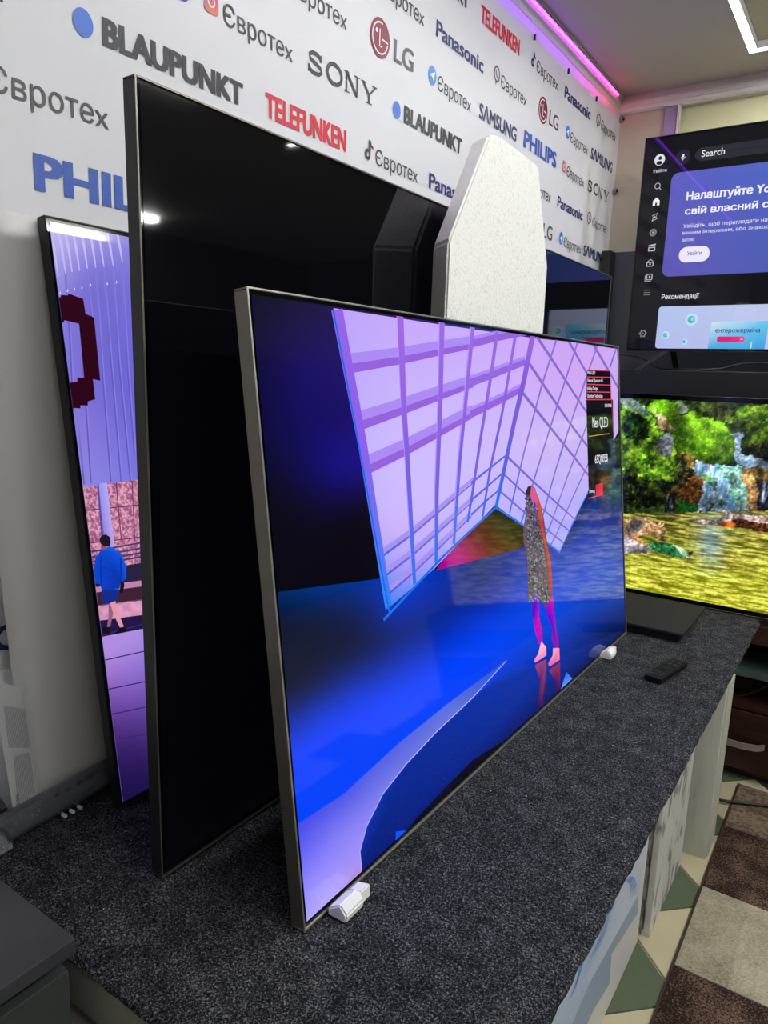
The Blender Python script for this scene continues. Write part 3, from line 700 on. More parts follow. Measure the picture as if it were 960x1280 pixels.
# left wing frame edge
band([(38, 22), (140, 560), (245, 1215)], (0.026, 0.018), np.array([(150, 100, 230), (140, 96, 235), (30, 130, 245)]), TA, 6)
band([(22, 22), (110, 480), (218, 1080), (247, 1232)], (0.004, 0.004), (10, 110, 240), TA, 7)
# horizontals (light ledge above, dark line below)
HZ = [[(98, 245), (300, 212), (455, 180), (582, 156)], [(135, 474), (310, 412), (450, 360), (582, 311)], [(165, 650), (315, 578), (445, 508), (552, 448), (582, 433)],
      [(225, 997), (338, 915), (436, 832), (522, 758), (585, 706)], [(235, 1077), (342, 995), (438, 910), (518, 838), (582, 780)], [(250, 1147), (350, 1062), (438, 977), (508, 908), (575, 842)]]
for i, P in enumerate(HZ):
    wl = (0.024, 0.014) if i < 3 else (0.011, 0.007)
    band([(x, y-(14 if i < 3 else 7)) for x, y in P], wl, (172, 140, 244) if i < 3 else (168, 146, 240), TA, 4)
    band([(x, y+(12 if i < 3 else 8)) for x, y in P], (0.013, 0.009) if i < 3 else (0.004, 0.003), np.array([(150, 98, 222)]*len(P)) if i < 3 else np.array([(60, 100, 228)]+[(112, 104, 220)]*(len(P)-1)), TA, 5)
HB = [[(-6, 120), (110, 92), (200, 74), (290, 60)], [(-6, 314), (100, 276), (200, 236), (268, 211)], [(-6, 472), (70, 438), (160, 394), (245, 350)],
      [(-2, 815), (90, 742), (168, 680)], [(-2, 902), (80, 832), (155, 765)], [(-2, 975), (70, 907), (135, 852)]]
for i, P in enumerate(HB):
    band(P, (0.014, 0.012) if i < 3 else (0.005, 0.004), (150, 100, 222) if i < 3 else (100, 100, 220), TB, 5)
    if i < 3: band([(x, y-17) for x, y in P], (0.014, 0.012), (172, 140, 244), TB, 4)
# verticals
VA = [([(289, 30), (292, 66), (305, 400), (325, 700), (348, 1120)], .020, .010), ([(459, 60), (458, 92), (452, 380), (438, 740), (434, 1035)], .018, .010), ([(583, 70), (580, 112), (556, 360), (530, 620), (505, 960)], .015, .009)]
for P, a, c in VA:
    band(P, (a, c), np.array([(160, 104, 228), (160, 104, 228), (150, 100, 226), (118, 96, 222), (40, 120, 240)]), TA, 6)
    band([(x-8, y) for x, y in P], (a*.5, c*.5), (176, 150, 248), TA, 5)
for P, a, c in [([(128, 60), (95, 290), (50, 560), (5, 860), (-20, 1010)], .014, .008), ([(222, 60), (190, 250), (150, 480), (90, 760), (55, 985)], .013, .008)]:
    band(P, (a, c), np.array([(155, 104, 224), (150, 104, 224), (130, 98, 216), (110, 98, 220), (50, 110, 235)]), TB, 6)
band([(308, 66), (262, 300), (215, 500), (160, 760), (122, 935)], (0.024, 0.012), np.array([(158, 104, 220), (130, 92, 214), (118, 94, 214), (80, 100, 224), (20, 120, 240)]), TB, 7)
# right wing, two families of lattice bars
for P, a in [([(322, 76), (430, 240), (530, 395), (578, 465)], .010), ([(290, 220), (380, 355), (490, 515), (578, 630)], .010), ([(252, 360), (395, 540), (520, 695), (582, 775)], .009),
             ([(175, 680), (300, 800), (430, 920), (520, 1000)], .006), ([(160, 770), (300, 900), (420, 1000), (490, 1055)], .005), ([(142, 855), (250, 950), (380, 1050), (460, 1115)], .005),
             ([(476, 90), (578, 270)], .011), ([(606, 118), (700, 280), (735, 345)], .012)]:
    band(P, (a, a*.8), (136, 104, 206) if a > .007 else (110, 106, 214), TB, 5)
for P, a in [([(430, 80), (350, 330), (265, 650), (190, 965)], .008), ([(535, 95), (430, 420), (330, 740), (248, 1015)], .008), ([(633, 115), (520, 440), (420, 750), (350, 1000)], .008),
             ([(578, 520), (480, 780), (400, 1010), (370, 1080)], .007), ([(582, 720), (500, 900), (420, 1080), (395, 1125)], .006), ([(578, 280), (500, 500), (440, 680)], .007), ([(724, 140), (690, 240)], .010)]:
    band(P, (a, a*.8), np.array([(140, 110, 208)]*(len(P)-1)+[(60, 110, 230)]), TB, 5)
band([(582, 860), (510, 1005), (440, 1160), (250, 1020), (122, 938)], (0.004, 0.005), (20, 120, 235), TB, 7)
band([(120, 938), (20, 1030), (-140, 1180), (-440, 1500)], (0.005, 0.005), (20, 110, 235), TB, 7)
# lavender crescent on the stage floor
SC = [(378, 1030, (70, 78, 232)), (430, 992, (74, 84, 228)), (500, 930, (84, 100, 226)), (560, 880, (90, 112, 222)), (630, 828, (30, 84, 225)), (590, 870, (80, 104, 215)), (545, 915, (104, 116, 222)), (510, 955, (112, 118, 226)), (480, 990, (124, 126, 234)),
      (460, 1030, (146, 136, 248)), (450, 1065, (158, 144, 250)), (452, 1088, (172, 146, 236)), (385, 1090, (134, 124, 252)), (380, 1060, (96, 96, 244)), (388, 1150, (178, 166, 255)), (420, 1110, (176, 160, 254)), (430, 1040, (134, 126, 246)), (410, 1070, (140, 130, 250))]
ftv.fill([T5(*q) for q in ((140, 634), (250, 562), (380, 442), (500, 345), (640, 240), (560, 330), (470, 415), (400, 490), (345, 560), (305, 640), (290, 700), (293, 745), (300, 775), (155, 885))], SC, 3)
ftv.poly([T5(*q) for q in ((235, 815), (285, 730), (297, 765), (262, 795))], (176, 142, 226), 5)
ftv.pline([T5(*q) for q in ((640, 242), (560, 330), (470, 415), (400, 490), (345, 560), (305, 640), (289, 700), (293, 745))], .0022, (170, 170, 250), 6)
# dark round pool
ftv.poly([T5(*q) for q in ((298, 765), (293, 745), (289, 700), (305, 640), (345, 560), (400, 490), (470, 415), (560, 330), (640, 268), (760, 235), (925, 165), (928, 188), (700, 385), (480, 600))],
         np.array([(6, 18, 84), (4, 26, 120), (4, 40, 160), (4, 46, 168), (3, 44, 160), (3, 40, 150), (3, 40, 150), (4, 46, 165), (5, 62, 200), (5, 48, 165), (4, 24, 84), (2, 10, 40), (3, 8, 40), (2, 6, 30)]), 5)
ftv.poly([T5(*q) for q in ((330, 742), (372, 690), (420, 625), (500, 540), (560, 480), (640, 430), (720, 372), (760, 330), (830, 275), (845, 262), (640, 460), (470, 615))],
         np.array([(3, 6, 36), (4, 8, 40), (6, 5, 22), (12, 4, 24), (14, 4, 24), (5, 4, 20), (4, 6, 26), (4, 8, 34), (4, 14, 50), (2, 10, 40), (3, 4, 16), (2, 3, 12)]), 6)
ftv.poly([T5(*q) for q in ((375, 652), (422, 646), (374, 684))], (8, 84, 240), 7)
ftv.poly([T5(*q) for q in ((784, 268), (802, 290), (768, 320))], np.array([(10, 90, 240), (90, 160, 250), (130, 160, 245)]), 7)
# the model walking on the stage
TP = crop(620, 560, 3.76)
ftv.poly([(140, 205), (165, 175), (185, 188), (205, 250), (225, 320), (235, 400), (255, 510), (266, 620), (266, 690), (235, 755), (205, 700), (180, 690), (165, 716), (150, 715), (150, 600), (146, 500), (130, 440), (130, 380), (143, 300)], (84, 72, 98), 8, TP)
random.seed(5)
for k in range(620):
    t = random.random(); y = 225+t*495; xl = 138+t*18; xr = 195+t*62; x = random.uniform(xl, xr)
    c = random.choice([(110, 140, 156), (130, 116, 150), (40, 34, 60), (86, 120, 140), (60, 50, 90), (150, 150, 170), (30, 28, 44), (140, 70, 120), (50, 60, 90)]); s_ = random.uniform(3, 6)
    ftv.poly([(x, y), (x+s_, y+random.uniform(2, 8)), (x+s_*.4, y+s_*2.4), (x-s_*.7, y+s_)], c, 9+k % 3, TP)
ftv.poly([(185, 195), (200, 230), (218, 290), (226, 380), (242, 470), (256, 520), (264, 620), (264, 680), (255, 700), (246, 600), (236, 500), (216, 420), (204, 330), (190, 260)], np.array([(210, 120, 130), (220, 80, 60), (214, 70, 40), (180, 50, 36), (200, 60, 40), (206, 66, 46), (196, 50, 60), (190, 50, 80), (170, 40, 80), (160, 50, 50), (150, 44, 40), (150, 40, 40), (170, 44, 40), (200, 70, 70)]), 12, TP)
ftv.poly([(138, 215), (150, 182), (166, 176), (168, 200), (155, 225)], (50, 40, 44), 12, TP)
ftv.poly([(166, 180), (184, 190), (196, 250), (186, 300), (176, 262), (162, 225)], (214, 90, 150), 13, TP)
ftv.poly([(180, 250), (188, 262), (190, 310), (180, 300)], (70, 60, 190), 14, TP)
ftv.poly([(168, 690), (203, 690), (206, 760), (203, 790), (215, 850), (222, 920), (204, 924), (186, 860), (172, 790)], np.array([(110, 10, 190), (90, 20, 220), (120, 10, 230), (225, 10, 170), (220, 10, 160), (170, 10, 180), (150, 20, 200), (200, 10, 190), (60, 20, 190)]), 8, TP)
ftv.poly([(232, 748), (266, 690), (276, 770), (284, 850), (296, 905), (294, 942), (273, 942), (264, 890), (268, 850), (246, 800)], np.array([(120, 10, 220), (210, 20, 160), (80, 10, 230), (60, 20, 230), (190, 10, 170), (160, 10, 160), (90, 10, 190), (140, 10, 200), (60, 10, 210), (90, 0, 220)]), 8, TP)
ftv.poly([(214, 908), (237, 936), (238, 975), (186, 1010), (180, 998), (200, 968)], np.array([(250, 190, 220), (250, 176, 214), (245, 150, 200), (240, 120, 180), (230, 110, 180), (246, 180, 220)]), 9, TP)
ftv.poly([(270, 940), (299, 940), (301, 996), (252, 1028), (246, 1014), (268, 975)], np.array([(250, 170, 205), (250, 150, 190), (245, 110, 160), (236, 90, 150), (230, 80, 150), (250, 160, 200)]), 9, TP)
ftv.poly([(184, 1022), (238, 992), (238, 1060), (232, 1130), (226, 1200), (205, 1235), (198, 1210), (208, 1090)], np.array([(160, 70, 130), (150, 70, 130), (120, 30, 90), (60, 10, 70), (70, 10, 110), (40, 6, 90), (50, 10, 80), (90, 20, 90)]), 9, TP)
ftv.poly([(250, 1046), (302, 1008), (303, 1120), (300, 1162), (288, 1168), (280, 1090)], np.array([(150, 50, 100), (150, 50, 100), (50, 10, 110), (40, 8, 120), (30, 8, 90), (80, 20, 80)]), 9, TP)
# information card at the right edge of the picture
TC = crop(720, 440, 6.4)
ftv.poly([(90, 143), (275, 150), (283, 375), (297, 382), (303, 640), (300, 1000), (210, 1130), (102, 1172), (104, 1130), (92, 700), (84, 380)], (14, 12, 18), 8, TC)
uvc = lambda x, y: ftv.uv(*TC(x, y))
for (x0, y0, x1, y1, s_) in ((95, 178, 155, 180, 'Mini LED'), (96, 240, 218, 240, 'Neural Quantum 4K'), (92, 304, 175, 304, 'Infinity Design'), (92, 362, 216, 364, 'Quantum Technology'), (232, 440, 286, 440, 'QN95B'), (135, 605, 258, 600, 'Neo QLED'), (155, 892, 257, 874, '65QN95B'), (108, 1128, 152, 1120, 'Samsung')):
    a, c = uvc(x0, y0), uvc(x1, y1); hh = {'Neo QLED': .027, '65QN95B': .021}.get(s_, .0085); sl = (c[1]-a[1])/(c[0]-a[0])
    ftv.p.text(s_, a[0], a[1], c[0]-a[0], hh, (235, 235, 240), 0.01, 10, fn=lambda u, v, a=a, sl=sl: (u, v+(u-a[0])*sl))
for P in ([(92, 143), (275, 150)], [(92, 200), (273, 203)], [(90, 258), (280, 265)], [(88, 318), (284, 322)], [(84, 380), (296, 380)], [(275, 150), (284, 322), (300, 640)], [(102, 1170), (216, 1140)]): ftv.pline(P, .0025, (236, 60, 110), 9, TC)
ftv.pline([(104, 675), (270, 652)], .002, (205, 160, 70), 9, TC)
ftv.poly([(160, 1062), (216, 1044), (217, 1136), (162, 1152)], (225, 40, 70), 9, TC)
ftv.finish()

# ---- middle television, switched off
mtv = TV('television', 'largest television, switched off and black, standing upright right behind the nearest lit one',
         (-0.7673, 0.5895, 0.004), PI/2+0.0055, 0.0045, 1.8534, 1.064, 0.022, MT['side'], MT['scr_mid'], edge=MT['alu'])
for x in (0.25, 1.5): bx('foot', x, x+0.05, -0.004, 0.026, -0.0035, 0.0002, MT['black'], mtv.o)
mtv.p.grid(0.008, mtv.W-0.008, 0.012, mtv.H-0.008, 2, 2, lambda U, V: np.repeat([(2, 2, 4)], len(U), 0), 0); mtv.finish()

# ---- left television (building and passer-by)
ltv = TV('television', 'leftmost lit television, showing a purple wall and a man in a blue shirt',
         (-0.9565, 0.6558, 0.003), PI/2, math.radians(7.6), 1.675, 0.958, 0.020, MT['black'], MT['scr_left'], bulge=False)
T3 = crop(30, 250, 3.4625); TQ = crop(90, 590, 5.57)
SL = [(60, 290, (200, 190, 240)), (100, 290, (176, 168, 232)), (150, 300, (150, 142, 222)), (80, 350, (150, 140, 222)), (110, 350, (120, 112, 210)), (150, 360, (118, 110, 212)), (90, 480, (130, 116, 216)), (130, 450, (112, 104, 208)), (160, 500, (110, 102, 212)), (110, 560, (136, 124, 220)), (150, 590, (128, 122, 222)), (170, 400, (116, 108, 216))]
ltv.p.grid(0.007, ltv.W-0.007, 0.009, ltv.H-0.007, 120, 70, lambda U, V: rbf(SL, *ltv.px(U, V)), 0)
for P in ([(178, 300), (200, 600), (215, 900)], [(240, 480), (262, 780), (292, 1225)], [(310, 300), (345, 800), (378, 1222)], [(345, 300), (378, 700), (422, 1218)], [(385, 300), (412, 700), (462, 1215)], [(425, 300), (452, 760), (480, 1100)], [(270, 300), (305, 600)], [(230, 900), (262, 1230)], [(180, 900), (245, 1235)]):
    ltv.pline(P, .0025, np.array([(132, 122, 212)]+[(98, 90, 190)]*(len(P)-1)), 1, T3)
    ltv.pline([(x+6, y) for x, y in P], .002, np.array([(132, 122, 212)]+[(136, 128, 222)]*(len(P)-1)), 1, T3)
for i, (x0, x1, y1) in enumerate(((70, 122, 345), (95, 150, 335), (130, 182, 325), (160, 210, 318), (195, 242, 312), (232, 276, 302), (270, 312, 298), (305, 348, 295), (345, 388, 290), (388, 428, 275))):
    ltv.pline([(x0+8, 95), ((x0+x1)/2+8, 200), (x1, y1-6)], [.003, .0048, .002], np.array([(196, 190, 246), (196, 188, 248), (186, 180, 244)]), 2, T3)
for x, y in ((132, 412), (158, 402), (190, 392), (220, 386), (252, 378), (290, 368), (362, 362), (402, 355)): ltv.poly([(x-3, y+6), (x, y-9), (x+4, y+3)], (220, 215, 250), 2, T3)
MR = (46, 4, 22)
ltv.poly([(118, 428), (140, 416), (160, 420), (162, 410), (192, 412), (194, 404), (258, 428), (268, 492), (305, 508), (332, 782), (300, 775), (310, 862), (278, 872), (278, 890), (246, 888), (246, 902), (216, 900), (216, 908), (192, 910), (172, 805),
          (200, 798), (202, 790), (232, 786), (232, 768), (262, 768), (240, 535), (176, 520), (174, 530), (148, 528), (134, 540)], MR, 3, T3)
ltv.poly([(118, 428), (138, 440), (146, 530), (134, 540)], (150, 10, 60), 4, T3); ltv.poly([(172, 805), (184, 802), (192, 908), (186, 880)], (110, 8, 44), 4, T3)
ltv.poly([(134, 540), (146, 532), (182, 800), (172, 803)], (200, 200, 240), 4, T3)
# wall, rail, pavement
def quad_noise(tv, P, nx, ny, c0, c1, seed, k, T, ns=(9, 9)):
    q = [np.array(T(*p_), float) for p_ in P]; U, V = np.meshgrid(np.linspace(0, 1, nx+1), np.linspace(0, 1, ny+1)); U = U.ravel(); V = V.ravel()
    XY = (1-U)[:, None]*(1-V)[:, None]*q[0]+U[:, None]*(1-V)[:, None]*q[1]+U[:, None]*V[:, None]*q[2]+(1-U)[:, None]*V[:, None]*q[3]
    nz_ = vnoise(U, V, *ns, seed)[:, None]; nz_ = np.clip((nz_-.5)*3+.5, 0, 1); ix = lambda i, j: j*(nx+1)+i
    tv.p.mesh([tv.uv(*a) for a in XY], [(ix(i, j), ix(i+1, j), ix(i+1, j+1), ix(i, j+1)) for j in range(ny) for i in range(nx)], np.array(c0)*(1-nz_)+np.array(c1)*nz_, k)
quad_noise(ltv, [(40, 110), (700, 20), (700, 610), (110, 690)], 110, 80, (150, 78, 120), (228, 168, 190), 4, 3, TQ, (60, 44))
for P in ([(60, 272), (700, 205)], [(75, 500), (700, 430)], [(310, 70), (345, 470)], [(420, 60), (440, 470)], [(545, 50), (560, 430)]): ltv.pline(P, .002, (110, 60, 90), 4, TQ)
ltv.poly([(188, 80), (245, 75), (300, 540), (230, 560)], np.array([(150, 150, 240), (175, 170, 250), (185, 160, 235), (140, 110, 190)]), 5, TQ)
ltv.poly([(178, 84), (190, 80), (225, 440), (205, 440)], (84, 74, 160), 5, TQ)
for y in (0, 38, 70, 98): ltv.pline([(110, 560+y), (470, 495+y), (760, 450+y)], .003, (64, 60, 110), 6, TQ)
ltv.poly([(120, 690), (760, 590), (760, 760), (140, 800)], (40, 34, 66), 6, TQ)
ltv.poly([(140, 800), (760, 720), (760, 790), (150, 860)], (190, 130, 170), 7, TQ)
ltv.poly([(160, 840), (760, 760), (760, 860), (175, 935)], (62, 34, 52), 8, TQ)
quad_noise(ltv, [(165, 930), (760, 850), (760, 1000), (185, 1040)], 40, 6, (196, 134, 170), (226, 160, 196), 6, 8, TQ, (14, 3))
ltv.poly([(183, 1036), (760, 960), (760, 1040), (200, 1150)], (34, 24, 70), 9, TQ)
SP = [(130, 830, (176, 132, 215)), (160, 800, (170, 140, 225)), (130, 860, (140, 96, 190)), (170, 850, (136, 104, 200)), (140, 900, (92, 56, 140)), (175, 900, (90, 60, 146)), (150, 950, (46, 26, 92)), (178, 960, (40, 24, 88)), (160, 1005, (24, 16, 66)), (300, 900, (80, 60, 140)), (400, 900, (60, 50, 120))]
p0 = ltv.uv(*TQ(200, 1150)); p1 = ltv.uv(*TQ(760, 1040)); u1 = ltv.W-0.007
nU = 40; uu = np.linspace(0.007, u1, nU+1); tp = p0[1]+(p1[1]-p0[1])*(uu-p0[0])/(p1[0]-p0[0]); U = np.repeat(uu[None], 21, 0); Vv = 0.009+(tp-0.009)[None]*np.linspace(0, 1, 21)[:, None]
ltv.p.mesh(list(zip(U.ravel(), Vv.ravel())), [(j*(nU+1)+i, j*(nU+1)+i+1, (j+1)*(nU+1)+i+1, (j+1)*(nU+1)+i) for j in range(20) for i in range(nU)], rbf(SP, *ltv.px(U.ravel(), Vv.ravel())), 8)
for P in ([(120, 796), (180, 780)], [(128, 826), (181, 814)], [(134, 862), (182, 852)], [(140, 893), (182, 884)], [(146, 924), (182, 918)]): ltv.pline(P, .002, (60, 40, 110), 9)
BS = (16, 84, 225)
ltv.poly([(255, 900), (290, 905), (292, 960), (268, 1078), (246, 1080), (256, 1000)], (150, 96, 130), 11, TQ)
ltv.poly([(262, 900), (300, 890), (318, 960), (362, 1078), (336, 1084), (290, 990)], np.array([(226, 150, 170)]*6), 12, TQ)
ltv.poly([(205, 822), (328, 815), (316, 880), (298, 900), (250, 920), (218, 912)], (18, 44, 140), 13, TQ)
ltv.poly([(230, 530), (262, 516), (300, 535), (345, 570), (380, 660), (378, 740), (356, 762), (340, 760), (332, 812), (210, 828), (196, 780), (150, 776), (148, 690), (168, 590), (200, 548)], np.array([(30, 110, 240), (26, 100, 235)]+[BS]*4+[(10, 50, 170)]*2+[(12, 60, 190)]*2+[(14, 70, 205)]*5), 14, TQ)
ltv.pline([(212, 660), (290, 690), (335, 720)], .003, (10, 56, 180), 15, TQ); ltv.pline([(205, 590), (200, 700), (208, 800)], .003, (10, 50, 165), 15, TQ); ltv.pline([(338, 600), (344, 700), (338, 760)], .003, (10, 50, 165), 15, TQ)
ltv.poly([(206, 500), (240, 520), (246, 535), (210, 545), (200, 520)], (150, 80, 90), 15, TQ)
ltv.poly([(192, 470), (206, 442), (236, 434), (262, 450), (270, 490), (262, 515), (230, 520), (200, 500)], (34, 22, 34), 16, TQ)
ltv.poly([(338, 770), (360, 760), (366, 790), (352, 846), (332, 838)], (24, 18, 30), 16, TQ); ltv.poly([(152, 776), (196, 780), (192, 800), (165, 800)], (40, 24, 40), 16, TQ)
ltv.poly([(210, 1078), (262, 1080), (272, 1120), (232, 1130), (208, 1105)], (22, 16, 28), 13, TQ); ltv.poly([(295, 1130), (336, 1082), (368, 1078), (384, 1098), (362, 1118)], (22, 16, 28), 13, TQ)
ltv.finish()

# ---- upper right television (menu of a video service), stands on the black shelf
utv = TV('television', 'upper right television on the black shelf, showing a menu with violet card',
         (-0.9152, 3.130, 0.8568), 0.0, 0.0, 1.450, 0.8300, 0.030, MT['black'], MT['scr_up'])
US = 3.13/2.65
utv.p.grid(0.006, utv.W-0.006, 0.010, utv.H-0.006, 4, 4, lambda U, V: np.repeat([(17, 17, 21)], len(U), 0), 0)
TU = crop(700, 140, 960/260)
q = lambda x, y: utv.uv(*TU(x, y))
a = q(502, 288); c = q(492, 760)
cu0 = (a[0]+c[0])/2-0.004; cv1 = q(960, 248)[1]; cv1 = a[1]+0.003; cv0 = c[1]
utv.p.rrect(cu0, 1.41, cv0, cv1, 0.028, None, 1, cols=lambda x, y: (94-60*x, 84+26*x+10*y, 176+16*y+10*x))
utv.p.rrect(q(622, 200)[0], 1.30, q(622, 230)[1], q(622, 168)[1], 0.028, (44, 44, 52), 1)
def utext(s_, x0, y0, x1, hpx, col=(240, 240, 246), bold=0.0, k=3):
    a, c = q(x0, y0), q(x1, y0); h = q(x0, y0-hpx)[1]-a[1]; V, _ = text_mesh(s_, bold); ratio = (V[:, 0].max()-V[:, 0].min())/CAPH
    utv.p.text(s_, a[0], a[1], c[0]-a[0], h, col, bold, k)
utext('Search', 652, 208, 758, 30, (226, 226, 232), 0.012)
utext('Налаштуйте YouTube під', 582, 408, 1215, 36, bold=0.030)
utext('свій власний смак', 575, 474, 1070, 30, bold=0.030)
utext('Увійдіть, щоб переглядати найновіші відео за', 568, 536, 1185, 17, (225, 225, 240), 0.006)
utext('вашим інтересам, або знаходити ролики й', 563, 566, 1150, 15, (225, 225, 240), 0.006)
utext('запис', 562, 598, 620, 15, (225, 225, 240), 0.006)
utv.p.rrect(q(549, 655)[0], q(690, 655)[0], q(620, 692)[1], q(620, 620)[1], 0.028, (236, 230, 250), 2)
utext('Увійти', 586, 662, 652, 17, (60, 50, 90), 0.006)
utext('Рекомендації', 468, 864, 640, 21, (230, 230, 236), 0.012)
utext('Увійти', 428, 282, 491, 14, (220, 220, 226), 0.004)
pc = q(460, 220); utv.p.disc(*pc, .0201, .0212, (222, 222, 228), 2); utv.p.disc(pc[0]+.0012, pc[1]+.0059, .0065, .0071, (26, 26, 30), 3); utv.p.disc(pc[0], pc[1]-.0118, .0118, .0071, (26, 26, 30), 3)
mc = q(568, 208); utv.p.disc(*mc, .0271, .0283, (40, 38, 52), 1); utv.p.rrect(mc[0]-.0035, mc[0]+.0035, mc[1]-.0012, mc[1]+.0118, .0033, (230, 230, 236), 3); utv.p.ring(mc[0], mc[1]+.0012, .0071, .0071, .0021, (230, 230, 236), 3, PI, 2*PI, 10); utv.p.line([(mc[0], mc[1]-.0059), (mc[0], mc[1]-.0118)], .0024, (230, 230, 236), 3)
IC = (190, 190, 198)
ic = q(450, 341); utv.p.ring(ic[0], ic[1], .0100, .0106, .0024, IC, 2); utv.p.line([(ic[0]+.0071, ic[1]-.0071), (ic[0]+.0142, ic[1]-.0153)], .0028, IC, 2)
ic = q(444, 414); utv.p.poly([(ic[0]-.0130, ic[1]-.0142), (ic[0]-.0035, ic[1]-.0142), (ic[0]-.0035, ic[1]-.0035), (ic[0]+.0035, ic[1]-.0035), (ic[0]+.0035, ic[1]-.0142), (ic[0]+.0130, ic[1]-.0142), (ic[0]+.0130, ic[1]+.0035), (ic[0], ic[1]+.0165), (ic[0]-.0130, ic[1]+.0035)], (236, 236, 240), 2)
ic = q(437, 485); utv.p.line([(ic[0]-.0094, ic[1]-.0142), (ic[0]+.0106, ic[1]-.0059), (ic[0]+.0047, ic[1]+.0012), (ic[0]+.0094, ic[1]+.0142), (ic[0]-.0106, ic[1]+.0059), (ic[0]-.0047, ic[1]-.0012), (ic[0]-.0094, ic[1]-.0142)], .0024, IC, 2); utv.p.disc(*ic, .0035, .0035, IC, 2)
ic = q(429, 556); utv.p.disc(*ic, .0142, .0147, (120, 120, 128), 2); utv.p.disc(*ic, .0071, .0071, (60, 60, 68), 3); utv.p.poly([(ic[0]-.0024, ic[1]-.0047), (ic[0]+.0047, ic[1]), (ic[0]-.0024, ic[1]+.0047)], IC, 4)
ic = q(424, 627); utv.p.rrect(ic[0]-.0142, ic[0]+.0130, ic[1]-.0130, ic[1]+.0035, .0024, IC, 2); utv.p.rrect(ic[0]-.0106, ic[0]+.0094, ic[1]-.0094, ic[1], .0012, (24, 24, 28), 3); utv.p.poly([(ic[0]-.0142, ic[1]+.0059), (ic[0]+.0130, ic[1]+.0094), (ic[0]+.0142, ic[1]+.0153), (ic[0]-.0130, ic[1]+.0118)], IC, 2)
ic = q(416, 698); utv.p.rrect(ic[0]-.0142, ic[0]+.0130, ic[1]-.0130, ic[1]+.0047, .0035, IC, 2); utv.p.rrect(ic[0]-.0112, ic[0]+.0100, ic[1]-.0100, ic[1]+.0018, .0024, (24, 24, 28), 3); utv.p.disc(ic[0], ic[1]-.0035, .0035, .0035, IC, 4); utv.p.line([(ic[0]-.0106, ic[1]+.0071), (ic[0], ic[1]+.0153), (ic[0]+.0106, ic[1]+.0071)], .0024, IC, 2)
ic = q(409, 765); utv.p.rrect(ic[0]-.0094, ic[0]+.0142, ic[1]-.0094, ic[1]+.0153, .0035, IC, 2); utv.p.rrect(ic[0]-.0065, ic[0]+.0112, ic[1]-.0065, ic[1]+.0124, .0024, (24, 24, 28), 3); utv.p.poly([(ic[0], ic[1]-.0024), (ic[0]+.0083, ic[1]+.0035), (ic[0], ic[1]+.0083)], IC, 4); utv.p.line([(ic[0]-.0142, ic[1]+.0094), (ic[0]-.0142, ic[1]-.0142), (ic[0]+.0094, ic[1]-.0142)], .0024, IC, 2)
ic = q(401, 833)
for d in (-.0094, 0, .0094): utv.p.line([(ic[0]-.0130, ic[1]+d), (ic[0]+.0130, ic[1]+d)], .0024, (130, 130, 138), 2)
ic = q(382, 1022); utv.p.ring(*ic, .0106, .0112, .0047, (120, 120, 128), 2); utv.p.disc(*ic, .0035, .0035, (120, 120, 128), 3)
for t in range(6): utv.p.line([(ic[0]+.0106*math.cos(t*PI/3), ic[1]+.0106*math.sin(t*PI/3)), (ic[0]+.0165*math.cos(t*PI/3), ic[1]+.0165*math.sin(t*PI/3))], .0059, (120, 120, 128), 2)
# advert card with bubbles and a medicine pack
a = q(462, 898); v_lo = 0.012
ca0 = q(452, 950)[0]; cw = 0.488
utv.p.rrect(ca0, ca0+cw, v_lo-0.02+0.02, a[1], 0.012, None, 1, cols=lambda x, y: (176+16*x, 196+4*x-8*(1-y), 236))
for (x, y, r_) in ((608, 958, .023), (488, 1030, .015), (1010, 1000, .022), (575, 1060, .011)):
    cc = q(x, y); utv.p.disc(*cc, r_, r_*1.05, (196, 222, 240), 2); utv.p.disc(cc[0]-.002, cc[1], r_*.62, r_*.62, (70, 186, 200), 3); utv.p.disc(cc[0]+.003, cc[1]+.002, r_*.3, r_*.3, (150, 220, 226), 4)
a, c = q(695, 968), q(948, 1098)
utv.p.poly([(a[0], v_lo), (c[0]-.004, v_lo), (c[0], a[1]+.001), (a[0]+.003, a[1])], np.array([(80, 170, 225), (60, 160, 222), (110, 200, 236), (206, 228, 244)]), 2)
utext('ентерожерміна', 716, 1018, 922, 19, (44, 60, 130), 0.016, 4)
utv.p.rrect(q(724, 1050)[0], q(850, 1050)[0], q(724, 1062)[1], q(724, 1036)[1], .007, (216, 40, 120), 3); cc = q(838, 1049); utv.p.disc(*cc, .011, .011, (226, 60, 140), 4); utv.p.line([(cc[0]-.005, cc[1]), (cc[0]+.005, cc[1])], .002, (250, 220, 235), 5)
utv.p.line([q(880, 1090), q(884, 1060)], .004, (200, 230, 245), 4)
# second card: dark red and blue night picture
c2 = ca0+cw+0.018
utv.p.rrect(c2, c2+cw, v_lo, a[1]+(q(462, 898)[1]-a[1]), 0.012, None, 1, cols=lambda x, y: (90*(1-y)+20, 30+60*y, 50+110*y))
utv.p.rrect(c2+cw+.018, utv.W-0.008, v_lo, q(462, 898)[1], 0.012, None, 1, cols=lambda x, y: (60, 70+30*y, 90))
utv.finish()
